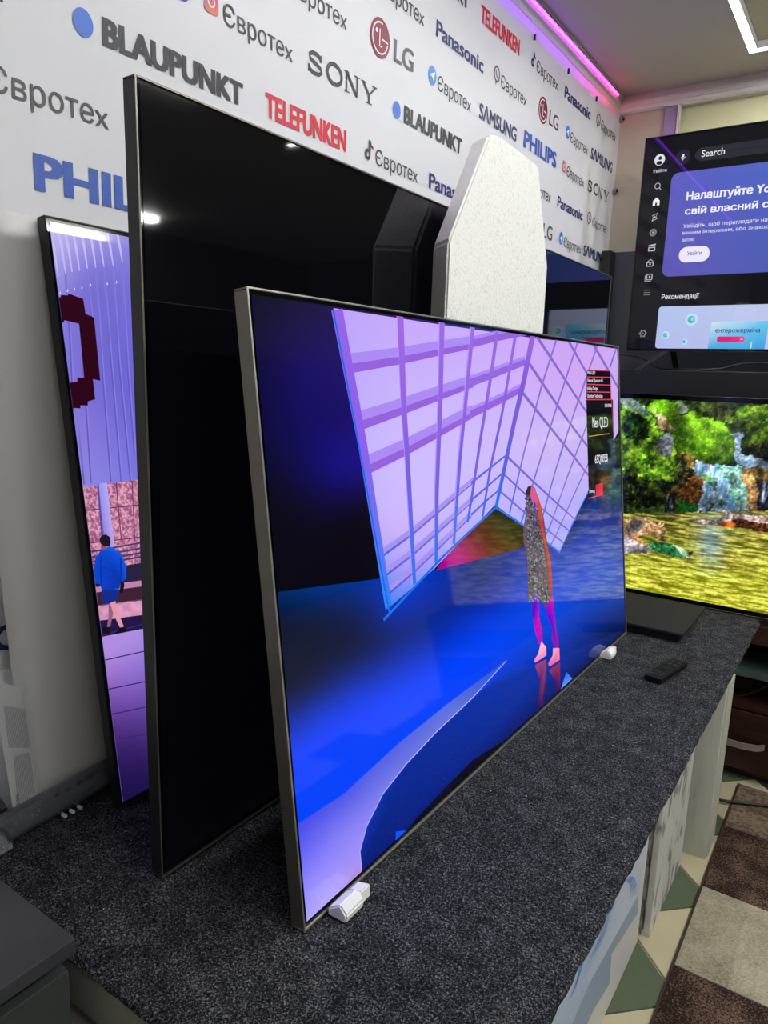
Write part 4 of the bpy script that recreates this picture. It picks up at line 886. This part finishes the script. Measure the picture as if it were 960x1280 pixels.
# splayed feet of the upper television
def vfoot(x):
    z0 = 0.7805-0.8568
    bm = bmesh.new(); prism(bm, [(x-0.012, 0.004, 0.006), (x+0.010, 0.004, 0.006), (x-0.085, -0.06, z0+0.001), (x-0.112, -0.06, z0+0.001)], (0.0, 0.012, 0.0)); obj('foot', bm, MT['black'], utv.o)
    bm = bmesh.new(); prism(bm, [(x+0.0, 0.024, 0.006), (x+0.024, 0.024, 0.006), (x+0.030, 0.09, z0+0.001), (x+0.008, 0.09, z0+0.001)], (0.0, 0.012, 0.0)); obj('foot', bm, MT['black'], utv.o)
fx = utv.uv(835, 441)[0]; vfoot(fx); vfoot(utv.W-0.12)

# ---- lower right television (waterfall picture)
wtv = TV('television', 'lower right television behind the counter end, showing mossy rocks and a waterfall pond',
         (-0.835, 2.680, -0.052), 0.0, 0.0, 1.26, 0.742, 0.030, MT['blackgloss'], MT['scr_low'], bez=0.01)
def water(U, V):
    X, Y = wtv.px(U, V)
    X = X+(vnoise(U, V, 40, 40, 41, 4)-.5)*14+(vnoise(U, V, 150, 150, 43, 2)-.5)*2.5; Y = Y+(vnoise(U, V, 40, 40, 42, 4)-.5)*12+(vnoise(U, V, 150, 150, 44, 2)-.5)*2.5
    # picture coordinates follow the real screen plane; regions below are outlines of the rocks shown
    g = vnoise(U, V, 60, 60, 11, 4); g2 = vnoise(U, V, 130, 130, 12, 3); g3 = vnoise(U, V, 22, 22, 13, 3)
    C = np.zeros((len(U), 3)); 
    def mixc(a, b_, t): t = np.clip(t, 0, 1)[:, None]; return np.array(a, float)*(1-t)+np.array(b_, float)*t
    C[:] = mixc((16, 30, 14), (70, 96, 30), (g-.35)*2.5)
    Tt = lambda P: [(770+x/5.053, 490+y/5.053) for x, y in P]
    Tb = lambda P: [(770+x/5.053, 630+y/5.05) for x, y in P]
    blob = vnoise(U, V, 26, 26, 51, 3); fine = vnoise(U, V, 230, 230, 52, 2)
    def reg(P, col, sh=0.55):       # rocks and water painted lighter on top, darker and mottled below
        mk = inpoly(X, Y, P); ys = [q[1] for q in P]; t = np.clip((Y-min(ys))/(max(ys)-min(ys)+1), 0, 1)
        f = (1.18-sh*t)*(0.55+0.85*np.clip((blob-.3)*2.2, 0, 1))*(0.75+0.5*fine)
        c2 = col*f[:, None]+np.clip(fine-.62, 0, 1)[:, None]*np.array((190, 180, 90)); C[mk] = c2[mk]
    moss = mixc((22, 60, 14), (170, 222, 50), (g-.30)*2.2); mossy = mixc((44, 84, 10), (128, 190, 36), (g3*.6+g*.4-.33)*3)
    reg(Tt([(440, 70), (700, 60), (760, 110), (740, 180), (640, 170), (460, 120)]), mixc((24, 40, 16), (90, 110, 40), (g-.4)*3))
    reg(Tt([(640, 130), (690, 105), (740, 120), (745, 160), (690, 190), (640, 170)]), mixc((70, 86, 20), (150, 170, 50), (g-.3)*2))
    reg(Tt([(760, 90), (960, 70), (1600, 60), (1600, 300), (960, 200), (800, 190), (690, 190), (760, 140)]), mixc((40, 80, 14), (150, 190, 50), (g-.3)*2.2))
    reg(Tt([(190, 90), (230, 50), (330, 45), (430, 50), (420, 120), (360, 200), (250, 150)]), mixc((80, 150, 10), (160, 230, 50), (g-.3)*2))
    reg(Tt([(380, 60), (430, 60), (460, 110), (400, 130)]), mixc((150, 190, 150), (220, 235, 210), g))
    reg(Tt([(240, 110), (340, 180), (352, 240), (290, 240)]), mixc((170, 130, 60), (240, 225, 200), (g-.3)*2))
    reg(Tt([(352, 210), (430, 130), (520, 120), (620, 170), (710, 230), (755, 310), (755, 420), (700, 470), (560, 460), (400, 400), (350, 300)]), mossy)
    reg(Tt([(440, 380), (560, 420), (700, 420), (750, 380), (755, 440), (690, 475), (560, 470)]), mixc((20, 54, 8), (80, 110, 20), (g-.3)*2.5))
    reg(Tt([(770, 330), (800, 240), (870, 190), (960, 170), (1500, 190), (1500, 480), (960, 460), (830, 420), (775, 410)]), mixc((40, 60, 14), (140, 185, 40), (g-.36+(300-(Y-490)*5.05)/900)*2.4))
    reg(Tt([(775, 350), (900, 330), (960, 300), (1500, 320), (1500, 470), (900, 440), (790, 420)]), mixc((12, 26, 14), (60, 70, 30), (g-.35)*2.4))
    blue = mixc((120, 170, 215), (216, 236, 250), (g2-.3)*2.2)
    reg(Tt([(742, 270), (800, 262), (782, 330), (790, 400), (900, 420), (960, 440), (1400, 450), (1400, 500), (860, 500), (760, 470), (745, 380)]), blue)
    reg(Tt([(15, 40), (60, 35), (120, 50), (200, 110), (240, 160), (150, 150), (80, 90), (20, 80)]), mixc((70, 100, 90), (176, 196, 176), (g-.3)*2))
    reg(Tt([(-400, 90), (20, 80), (80, 90), (150, 150), (215, 150), (260, 200), (340, 290), (370, 370), (415, 480), (400, 600), (300, 720), (30, 745), (-400, 745)]), moss)
    reg(Tt([(60, 100), (190, 170), (210, 270), (150, 320), (60, 300), (50, 180)]), mixc((8, 22, 8), (40, 90, 20), (g-.4)*3))
    reg(Tt([(30, 560), (110, 520), (230, 560), (400, 560), (390, 650), (290, 720), (30, 745), (-300, 745), (-300, 600)]), mixc((6, 12, 6), (58, 74, 18), (g-.45)*3.2))
    reg(Tt([(250, 350), (320, 260), (350, 280), (345, 400), (300, 420)]), mixc((90, 100, 110), (176, 176, 190), (g2-.35)*2.5))
    # cascade and brown rocks
    reg(Tt([(385, 385), (440, 380), (520, 410), (600, 470), (1500, 480), (1500, 760), (290, 760), (340, 640), (400, 560)]), mixc((44, 40, 20), (140, 110, 50), (g-.35)*2.6))
    reg(Tt([(400, 530), (470, 510), (560, 560), (550, 640), (500, 700), (390, 660)]), mixc((70, 34, 8), (206, 130, 50), (g2-.3)*2.4))
    reg(Tt([(370, 400), (445, 395), (480, 520), (420, 620), (390, 640), (405, 520)]), mixc((20, 24, 14), (120, 110, 50), (g2-.45)*2.6))
    reg(Tt([(395, 668), (500, 712), (500, 760), (375, 760)]), mixc((6, 50, 14), (20, 120, 30), g))
    reg(Tt([(285, 760), (345, 640), (385, 650), (370, 760)]), mixc((10, 10, 16), (150, 170, 190), (vnoise(U, V, 160, 20, 4)-.5)*2.6))
    fall = mixc((96, 150, 200), (214, 236, 252), (vnoise(U, V, 150, 26, 5, 3)-.3)*2.4)
    reg(Tt([(480, 480), (520, 430), (600, 470), (760, 470), (800, 520), (830, 640), (830, 760), (500, 760), (550, 640), (560, 560), (500, 530)]), fall)
    reg(Tt([(640, 480), (780, 480), (830, 740), (750, 740), (720, 600)]), mixc((50, 130, 110), (190, 226, 210), (g2-.3)*2.4))
    reg(Tt([(510, 510), (620, 530), (640, 560), (560, 560)]), mixc((60, 140, 40), (190, 226, 170), g2))
    for P in ([(585, 570), (635, 560), (625, 640), (600, 620)], [(580, 690), (605, 680), (598, 760), (580, 750)], [(640, 700), (680, 690), (676, 730), (650, 735)]): reg(Tt(P), mixc((20, 60, 40), (70, 120, 90), g2))
    reg(Tt([(790, 510), (860, 505), (900, 760), (830, 760)]), mixc((120, 80, 36), (216, 180, 120), (g2-.3)*2.2))
    reg(Tt([(880, 560), (960, 580), (1300, 600), (1300, 760), (905, 760)]), mixc((20, 24, 34), (190, 205, 240), (vnoise(U, V, 120, 22, 9)-.42)*3))
    # pond
    yb = 630+62/5.05
    X, Y = wtv.px(U, V)
    pond = Y > (yb-(X-780)*0.02)
    wv = vnoise(U, V, 26, 230, 21, 3); wv2 = vnoise(U, V, 12, 90, 22, 2)
    t = np.clip((Y-yb)/85, 0, 1)
    pc = mixc((48, 50, 16), (186, 176, 84), (wv-.36)*2.4)*(1-t)[:, None]+mixc((104, 108, 14), (232, 228, 96), (wv-.32)*2.2)*t[:, None]; pc *= (0.95+0.55*fine)[:, None]
    pc += ((wv2-.5)*50)[:, None]*np.array([.4, 1, .2])
    cxr = np.exp(-((X-888)/17)**2)*np.clip(1.15-np.abs(Y-678)/42, 0, 1)
    pc = pc*(1-.85*cxr[:, None])+np.array((186, 220, 232))*(.55+1.1*(wv-.3))[:, None]*(.85*cxr)[:, None]
    C[pond] = pc[pond]
    def regb(P, col): reg(Tb(P), col, 0.2)
    regb([(640, 110), (700, 60), (780, 60), (960, 100), (1500, 130), (1500, 190), (960, 180), (760, 150), (660, 140)], mixc((30, 14, 8), (120, 60, 24), (g2-.35)*2.4))
    regb([(480, 95), (600, 105), (700, 70), (650, 30), (740, 60), (960, 80), (1500, 90), (1500, 140), (900, 120), (780, 90), (640, 125), (560, 130), (490, 110)], mixc((110, 84, 80), (228, 214, 214), (g2-.3)*2.4))
    regb([(630, 130), (720, 105), (770, 140), (700, 150)], mixc((150, 60, 10), (220, 110, 40), g2))
    # fallen trunk and the little animal standing on it
    regb([(-80, 180), (60, 190), (140, 240), (210, 270), (230, 310), (120, 310), (30, 320), (-80, 330)], mixc((120, 110, 120), (205, 196, 200), (g2-.3)*2.2))
    regb([(205, 250), (260, 235), (350, 250), (440, 290), (490, 310), (450, 345), (340, 330), (220, 290)], mixc((6, 84, 40), (90, 180, 110), (g2-.3)*2.3))
    regb([(360, 255), (440, 288), (485, 315), (455, 345), (420, 320)], mixc((120, 150, 110), (190, 210, 170), g2))
    regb([(460, 300), (490, 300), (480, 320), (455, 322)], mixc((50, 40, 30), (90, 70, 50), g2))
    fur = mixc((112, 78, 54), (210, 164, 124), (vnoise(U, V, 90, 200, 31)-.3)*2.3); gry = mixc((80, 74, 72), (150, 136, 126), (g2-.3)*2)
    regb([(45, 150), (60, 100), (120, 80), (190, 90), (230, 115), (262, 130), (275, 115), (285, 130), (300, 120), (310, 160), (310, 190), (295, 210), (320, 232), (290, 238), (255, 225), (262, 205), (230, 190), (180, 190), (140, 205), (110, 215), (180, 240), (185, 256), (150, 255), (90, 215), (60, 190), (42, 200)], fur)
    regb([(50, 150), (90, 105), (150, 95), (180, 130), (140, 180), (90, 190)], gry)
    regb([(80, 195), (110, 205), (170, 245), (150, 252)], mixc((150, 80, 40), (200, 120, 70), g2))
    return np.clip(C, 0, 255)
wtv.p.grid(0.012, wtv.W-0.012, wtv.uv(960, 768)[1], wtv.uv(774, 497.2)[1], 330, 180, water, 0); wtv.finish()
for x in (0.22, 0.96): bx('foot', x, x+0.06, -0.002, 0.16, -0.022, 0.0, MT['black'], wtv.o, 0.003)

# ================================================================== FAR FURNITURE
ust = empty('wall_rack', (-0.40, 3.0, FLOOR_Z), 'tall dark rack with black shelf board and grey back panel, behind the right-hand televisions', 'shelf')
def ubx(name, x0, x1, y0, y1, z0, z1, m, bev=0.002): return bx(name, x0+0.40, x1+0.40, y0-3.0, y1-3.0, z0-FLOOR_Z, z1-FLOOR_Z, m, ust, bev)
ubx('shelf_board', -1.07, 0.60, 3.02, 3.375, 0.672, 0.780, MT['shelf'])
ubx('back_panel', -1.085, 0.60, 3.376, 3.395, -0.60, 1.299, MT['shelfgrey'], 0.0)
ubx('side_panel', -1.110, -1.0705, 3.30, 3.375, -0.65, 1.297, MT['shelf'])
ubx('side_panel', 0.601, 0.625, 3.03, 3.395, -0.65, 0.780, MT['shelf'])
chest = empty('drawer_chest', (-0.30, 2.95, FLOOR_Z), 'dark reddish brown chest with drawers and open glass shelf, beyond the end of the counter', 'chest')
def hbx(name, x0, x1, y0, y1, z0, z1, m, bev=0.002, parent=None): return bx(name, x0+0.30, x1+0.30, y0-2.95, y1-2.95, z0-FLOOR_Z, z1-FLOOR_Z, m, parent or chest, bev)
hbx('top', -1.05, 0.55, 2.655, 3.20, -0.140, -0.0745, MT['wood'])
hbx('side_panel', -1.05, -1.025, 2.665, 3.20, -0.65, -0.141, MT['wood']); hbx('side_panel', 0.525, 0.55, 2.665, 3.20, -0.65, -0.141, MT['wood'])
hbx('back_panel', -1.024, 0.524, 3.18, 3.20, -0.65, -0.141, MT['black'], 0)
hbx('middle_board', -1.024, 0.524, 2.662, 3.179, -0.385, -0.365, MT['wood']); hbx('base_plinth', -1.024, 0.524, 2.70, 3.179, -0.65, -0.612, MT['wood'])
gl = mat('shelf_glass', (70, 86, 82), 0.08); hbx('glass_shelf', -1.023, 0.523, 2.67, 3.17, -0.268, -0.245, gl, 0.001)
for x0, x1 in ((-1.02, -0.532), (-0.528, -0.030), (-0.026, 0.52)):
    d = hbx('drawer', x0, x1, 2.655, 3.10, -0.606, -0.389, MT['wood'])
    bm = bmesh.new(); xc = (x0+x1)/2+0.30
    P = [(xc-0.105, 2.655-2.95), (xc-0.085, 2.632-2.95), (xc-0.04, 2.620-2.95), (xc+0.04, 2.620-2.95), (xc+0.085, 2.632-2.95), (xc+0.105, 2.655-2.95)]
    P2 = [(a, b_+0.006) for a, b_ in P[::-1]]
    prism(bm, [(a, b_, -0.512-FLOOR_Z) for a, b_ in P+P2], (0, 0, 0.022)); h_ = obj('handle', bm, MT['handle'], d)
rec = empty('media_box', (-0.20, 2.87, -0.365), 'small black electronic box on the lower shelf of the dark chest', 'device')
bx('case', -0.12, 0.12, -0.08, 0.08, 0.0005, 0.045, MT['black'], rec, 0.004); bx('front_window', -0.05, 0.05, -0.082, -0.0803, 0.012, 0.030, MT['blackgloss'], rec)

# cables on the black shelf and floor
def cable(label, pts, r, group=None, cat='cable'):
    bm = bmesh.new(); tube(bm, spline(pts), r, 8); return props(obj('cable', bm, MT['cable'], smooth=True), label, cat, group)
zs_ = 0.781
cable('black cable looping on the shelf left of the splayed foot of the upper television', [(-1.00, 3.10, zs_+.040), (-0.94, 3.12, zs_+.062), (-0.86, 3.17, zs_+.050), (-0.79, 3.20, zs_+.012), (-0.70, 3.16, zs_+.0055), (-0.60, 3.12, zs_+.005)], 0.0045)
cable('black cable arching on the shelf under the middle of the upper television', [(-0.60, 3.06, zs_+.005), (-0.53, 3.08, zs_+.010), (-0.46, 3.10, zs_+.030), (-0.38, 3.12, zs_+.034), (-0.28, 3.12, zs_+.018), (-0.15, 3.14, zs_+.005)], 0.0045)
fz = FLOOR_Z+0.0165
cable('thick black cable lying across the rug and tiles near the dark chest', [(-0.55, 2.46, fz-.008), (-0.40, 2.45, fz-.004), (-0.30, 2.455, fz), (-0.245, 2.462, fz), (-0.13, 2.515, fz), (0.05, 2.57, fz), (0.3, 2.56, fz)], 0.005)
cable('thin grey cable drooping in the open shelf of the dark chest', [(-0.275, 2.645, -0.335), (-0.22, 2.648, -0.30), (-0.15, 2.648, -0.235), (-0.06, 2.648, -0.20), (0.1, 2.648, -0.30)], 0.0025)

# ================================================================== RUG
rug = empty('rug', (0.4, 1.2, FLOOR_Z), 'patchwork rug of dark brown, beige and taupe squares beside the counter', 'rug')
rx0, ry1 = -0.236, 2.62; pz = 0.337
ys_ = [ry1, 2.323, 1.984, 1.647, 1.31, 0.97, 0.63, 0.29, -0.05]
seq = ['rug_ta', 'rug_br', 'rug_be', 'rug_br', 'rug_ta', 'rug_be', 'rug_br', 'rug_ta']
for i in range(4):
    for j in range(8):
        x0 = rx0+0.006+i*pz; mname = seq[(j+i*3) % 8] if i else seq[j]
        bx('rug_square', x0-0.4, x0+pz-0.0015-0.4, ys_[j+1]-1.2+0.0008, ys_[j]-1.2-0.0008, 0.0025, 0.0098, MT[mname], rug, 0.0008, 1)
bx('binding', rx0-0.4, rx0+0.0055-0.4, ys_[-1]-1.2, ry1-1.2, 0.0025, 0.0105, MT['rug_edge'], rug, 0.001)

# ================================================================== SMALL THINGS
# tall block of bead foam leaning between the two televisions
fb = empty('foam_block', (-0.72, 1.50, 0), 'tall white bead-foam packing block with tapered top, standing between the televisions', 'packaging')
xb, xf = -0.757, -0.690
def fp(x, *p): 
    r = at(0, x, *p); return (x+0.72, r[1]-1.50, r[2])
front = [(558, 400), (561, 300), (612, 167), (626, 169), (674, 206), (685, 333), (682, 418)]
FF = [fp(xf, *p_) for p_ in front]
FF = [(FF[0][0], FF[0][1], 0.0)]+FF[1:-1]+[(FF[-1][0], FF[-1][1], 0.0)]
bt = at(0, xb, 537, 398)[1]-1.50; FB = [(xb+0.72, bt, 0.0), (xb+0.72, bt, FF[1][2]-0.0), (xb+0.72, FF[2][1]+0.055, FF[2][2]+0.008), (xb+0.72, FF[3][1]+0.05, FF[3][2]+0.004), (xb+0.72, FF[4][1]+0.06, FF[4][2]), (xb+0.72, FF[5][1]+0.05, FF[5][2]), (xb+0.72, FF[6][1]+0.05, 0.0)]
bm = bmesh.new(); A_ = [bm.verts.new(p_) for p_ in FF]; B_ = [bm.verts.new(p_) for p_ in FB]
bm.faces.new(A_); bm.faces.new(B_[::-1])
for i in range(7): bm.faces.new((A_[i], B_[i], B_[(i+1) % 7], A_[(i+1) % 7]))
bmesh.ops.bevel(bm, geom=list(bm.edges), offset=0.006, segments=2, affect='EDGES')
obj('block', bm, MT['foam'], fb)

def wedge(y, label):
    t = empty('foam_pad', (-0.516, y, 0), label, 'packaging', None)
    bm = bmesh.new(); prism(bm, [(-0.017, -0.020, 0.001), (0.014, -0.020, 0.001), (0.016, -0.020, 0.014), (0.004, -0.020, 0.026), (-0.017, -0.020, 0.012)], (0, 0.042, 0))
    bmesh.ops.bevel(bm, geom=list(bm.edges), offset=0.0025, segments=2, affect='EDGES'); obj('lower_piece', bm, MT['foam_soft'], t)
    bm = bmesh.new(); prism(bm, [(-0.014, 0.024, 0.001), (0.010, 0.024, 0.001), (0.008, 0.024, 0.020), (-0.014, 0.024, 0.014)], (0, 0.022, 0))
    bmesh.ops.bevel(bm, geom=list(bm.edges), offset=0.002, segments=2, affect='EDGES'); obj('upper_piece', bm, MT['foam_soft'], t)
wedge(0.700, 'small white foam pad wedged under the near corner of the stage-picture television')
wedge(1.860, 'small white foam pad wedged under the far corner of the stage-picture television')

# remote control
A = at(2, 0.014, 808, 843); B = at(2, 0.014, 824, 851); Cc = at(2, 0.014, 858, 829)
ln = Vector(Cc[:2]-B[:2]); wv_ = (Vector(A[:2])-Vector(B[:2])).length
c_ = (Vector(A[:2])+Vector(Cc[:2]))/2; an = math.atan2(ln.y, ln.x)
rc = empty('remote_control', (c_.x, c_.y, 0.0), 'slim black remote control lying on the grey carpet near the flat plate', 'remote'); rc.rotation_euler = (0, 0, an)
hl, hw = ln.length/2, 0.021
bx('body', -hl, hl, -hw, hw, 0.001, 0.016, MT['remote'], rc, 0.003)
bm = bmesh.new(); tube(bm, [(-hl*0.05, 0, 0.0165), (-hl*0.05, 0, 0.0178)], 0.012, 20); obj('navigation_ring', bm, MT['blackgloss'], rc)
for i in range(2):
    for j in range(3): bx('button', -hl*0.80+i*0.017+(0 if i < 1 else 0), -hl*0.80+i*0.017+0.010, -0.015+j*0.011, -0.015+j*0.011+0.008, 0.0161, 0.0175, MT['black'], rc, 0.0006, 1)
for j in range(2):
    for i in range(2): bx('button', hl*0.3+i*0.022, hl*0.3+i*0.022+0.013, -0.012+j*0.014, -0.012+j*0.014+0.009, 0.0161, 0.0175, MT['black'], rc, 0.0006, 1)

# flat base plate
A = at(2, 0.03, 882, 759); B = at(2, 0.03, 850, 793)
pl = empty('stand_plate', (-0.57, (A[1]+B[1])/2, 0), 'flat black rectangular stand plate on the counter, in front of the waterfall screen', 'stand')
hy = abs(A[1]-B[1])/2
bx('plate', -0.18, A[0]+0.57, -hy, hy, 0.022, 0.032, MT['plate'], pl, 0.003)
bx('rubber_base', -0.17, A[0]+0.56, -hy+0.01, hy-0.01, 0.001, 0.022, MT['black'], pl, 0.002)

# white sheet leaning on the banner behind the left television
sh = bmesh.new()
nz_, ny_ = 24, 14; V_ = []
for i in range(nz_+1):
    row = []
    for j in range(ny_+1):
        t = i/nz_; s_ = j/ny_; z = 0.002+0.950*t; y = (0.577-0.020*math.sin(t*PI*0.9)+0.010*max(0, t-.8)*5*0)+s_*0.75
        x = -1.082-0.030*t+0.004*math.sin(3*s_+2*t)-0.010*math.exp(-s_*14)*0.6
        row.append(sh.verts.new((x, y, z)))
    V_.append(row)
for i in range(nz_):
    for j in range(ny_): sh.faces.new((V_[i][j], V_[i][j+1], V_[i+1][j+1], V_[i+1][j]))
so = obj('foam_sheet', sh, MT['sheet'], smooth=True); so.modifiers.new('t', 'SOLIDIFY').thickness = 0.004
props(so, 'plain white foam sheet leaning on the banner behind the leftmost lit television', 'packaging')

# clear bag with a printed leaflet
bag = empty('leaflet_bag', (-1.085, 0.53, 0), 'clear plastic bag with a printed instruction leaflet, leaning at the left edge', 'bag')
px2 = lambda x, y: at(0, -1.085, x, y)
def panel(pts, dx, m_, name, kk=0.0):
    bm = bmesh.new(); P = []
    for (x, y) in pts:
        r = px2(x, y); P.append((dx, r[1]-0.53, max(0.002, r[2])))
    prism(bm, P, (0.0012, 0, 0)); return obj(name, bm, m_, bag)
panel([(-12, 850), (24, 858), (47, 1008), (16, 1024)], 0.004, MT['sheet'], 'leaflet')
panel([(-20, 838), (25, 830), (49, 1006), (12, 1028), (-6, 990)], 0.014, MT['film'], 'clear_bag')
p = Pic()
def P2(x, y): r = px2(x, y); return (r[1]-0.53, r[2])
Tz = crop(0, 780, 4.269)
random.seed(2)
for k in range(18):
    x0 = 10+k*6.4
    a0, a1 = (x0, 430+k*1.0), (x0+30, 655)
    pts = [P2(*Tz(a0[0]+(a1[0]-a0[0])*t, a0[1]+(a1[1]-a0[1])*t)) for t in (0, .5, 1)]
    p.line(pts, .0008, (120, 120, 120), 1)
for k in range(15):
    x0 = 64+k*6.0
    pts = [P2(*Tz(x0+28*t, 700-k*1.5+310*t*(1-(0.02*k)))) for t in (0, .5, .92)]
    p.line(pts, .0008, (116, 116, 116), 1)
for k in range(14): p.line([P2(*Tz(72+k*.6, 912+k*8)), P2(*Tz(92+k*.6, 905+k*8))], .0011 if k % 3 else .0018, (30, 30, 30), 2)
p.build('printing', MT['paper'], lambda u, v, k: (0.0055+0.0002*k, u, v), bag)

# grey foam sleeve (wrapped accessory)
slv = empty('foam_sleeve', (-1.03, 0.60, 0), 'grey translucent foam sleeve wrapped round a long dark accessory, on the carpet at the left', 'packaging')
bm = bmesh.new()
Pp = [(0.004, -0.105, 0.024), (0.003, -0.09, 0.025), (0.0, -0.04, 0.026), (-0.004, 0.02, 0.026), (-0.010, 0.08, 0.025), (-0.014, 0.14, 0.024), (-0.018, 0.22, 0.020)]
tube(bm, spline(Pp, 5), 0.026, 16, rz=0.021); obj('sleeve', bm, MT['sleeve'], slv, smooth=True)
bm = bmesh.new(); tube(bm, [(a, b_, c_-0.003) for a, b_, c_ in Pp[1:]], 0.018, 12, rz=0.014); obj('accessory_core', bm, MT['sleeve_in'], slv, smooth=True)
for k in range(3):  # small white pegs standing in for glints along the sleeve's lower edge
    bm = bmesh.new(); y = -0.010+0.014*k; tube(bm, [(0.014, y, 0.0065), (0.023, y, 0.0065)], 0.0029, 10); obj('glint_peg', bm, MT['white'], slv)
bm = bmesh.new(); vs = [(0.010, -0.095, 0.030), (0.028, -0.10, 0.004), (0.030, -0.155, 0.002), (0.004, -0.165, 0.004), (-0.018, -0.13, 0.006), (-0.014, -0.095, 0.034)]
prism(bm, vs, (0, 0, 0.0008)); obj('film_tail', bm, MT['film'], slv)
p = Pic()
for k in range(4):
    y0 = -0.022+0.021*k
    p.poly([(y0, .2), (y0+.010, .2), (y0+.010, .45), (y0, .45)], (20, 20, 22), 1); p.line([(y0, .55), (y0+.006, .9), (y0+.012, .55), (y0, .55)], .0018, (24, 24, 26), 1)
def onsl(u, v, k):
    a_ = math.radians(50+v*30); xx = -0.003-0.06*(u-0.02); return (xx+0.0268*math.cos(a_), u, 0.0255+0.0218*math.sin(a_)+0.0003)
p.build('printed_symbols', MT['paper'], onsl, slv)
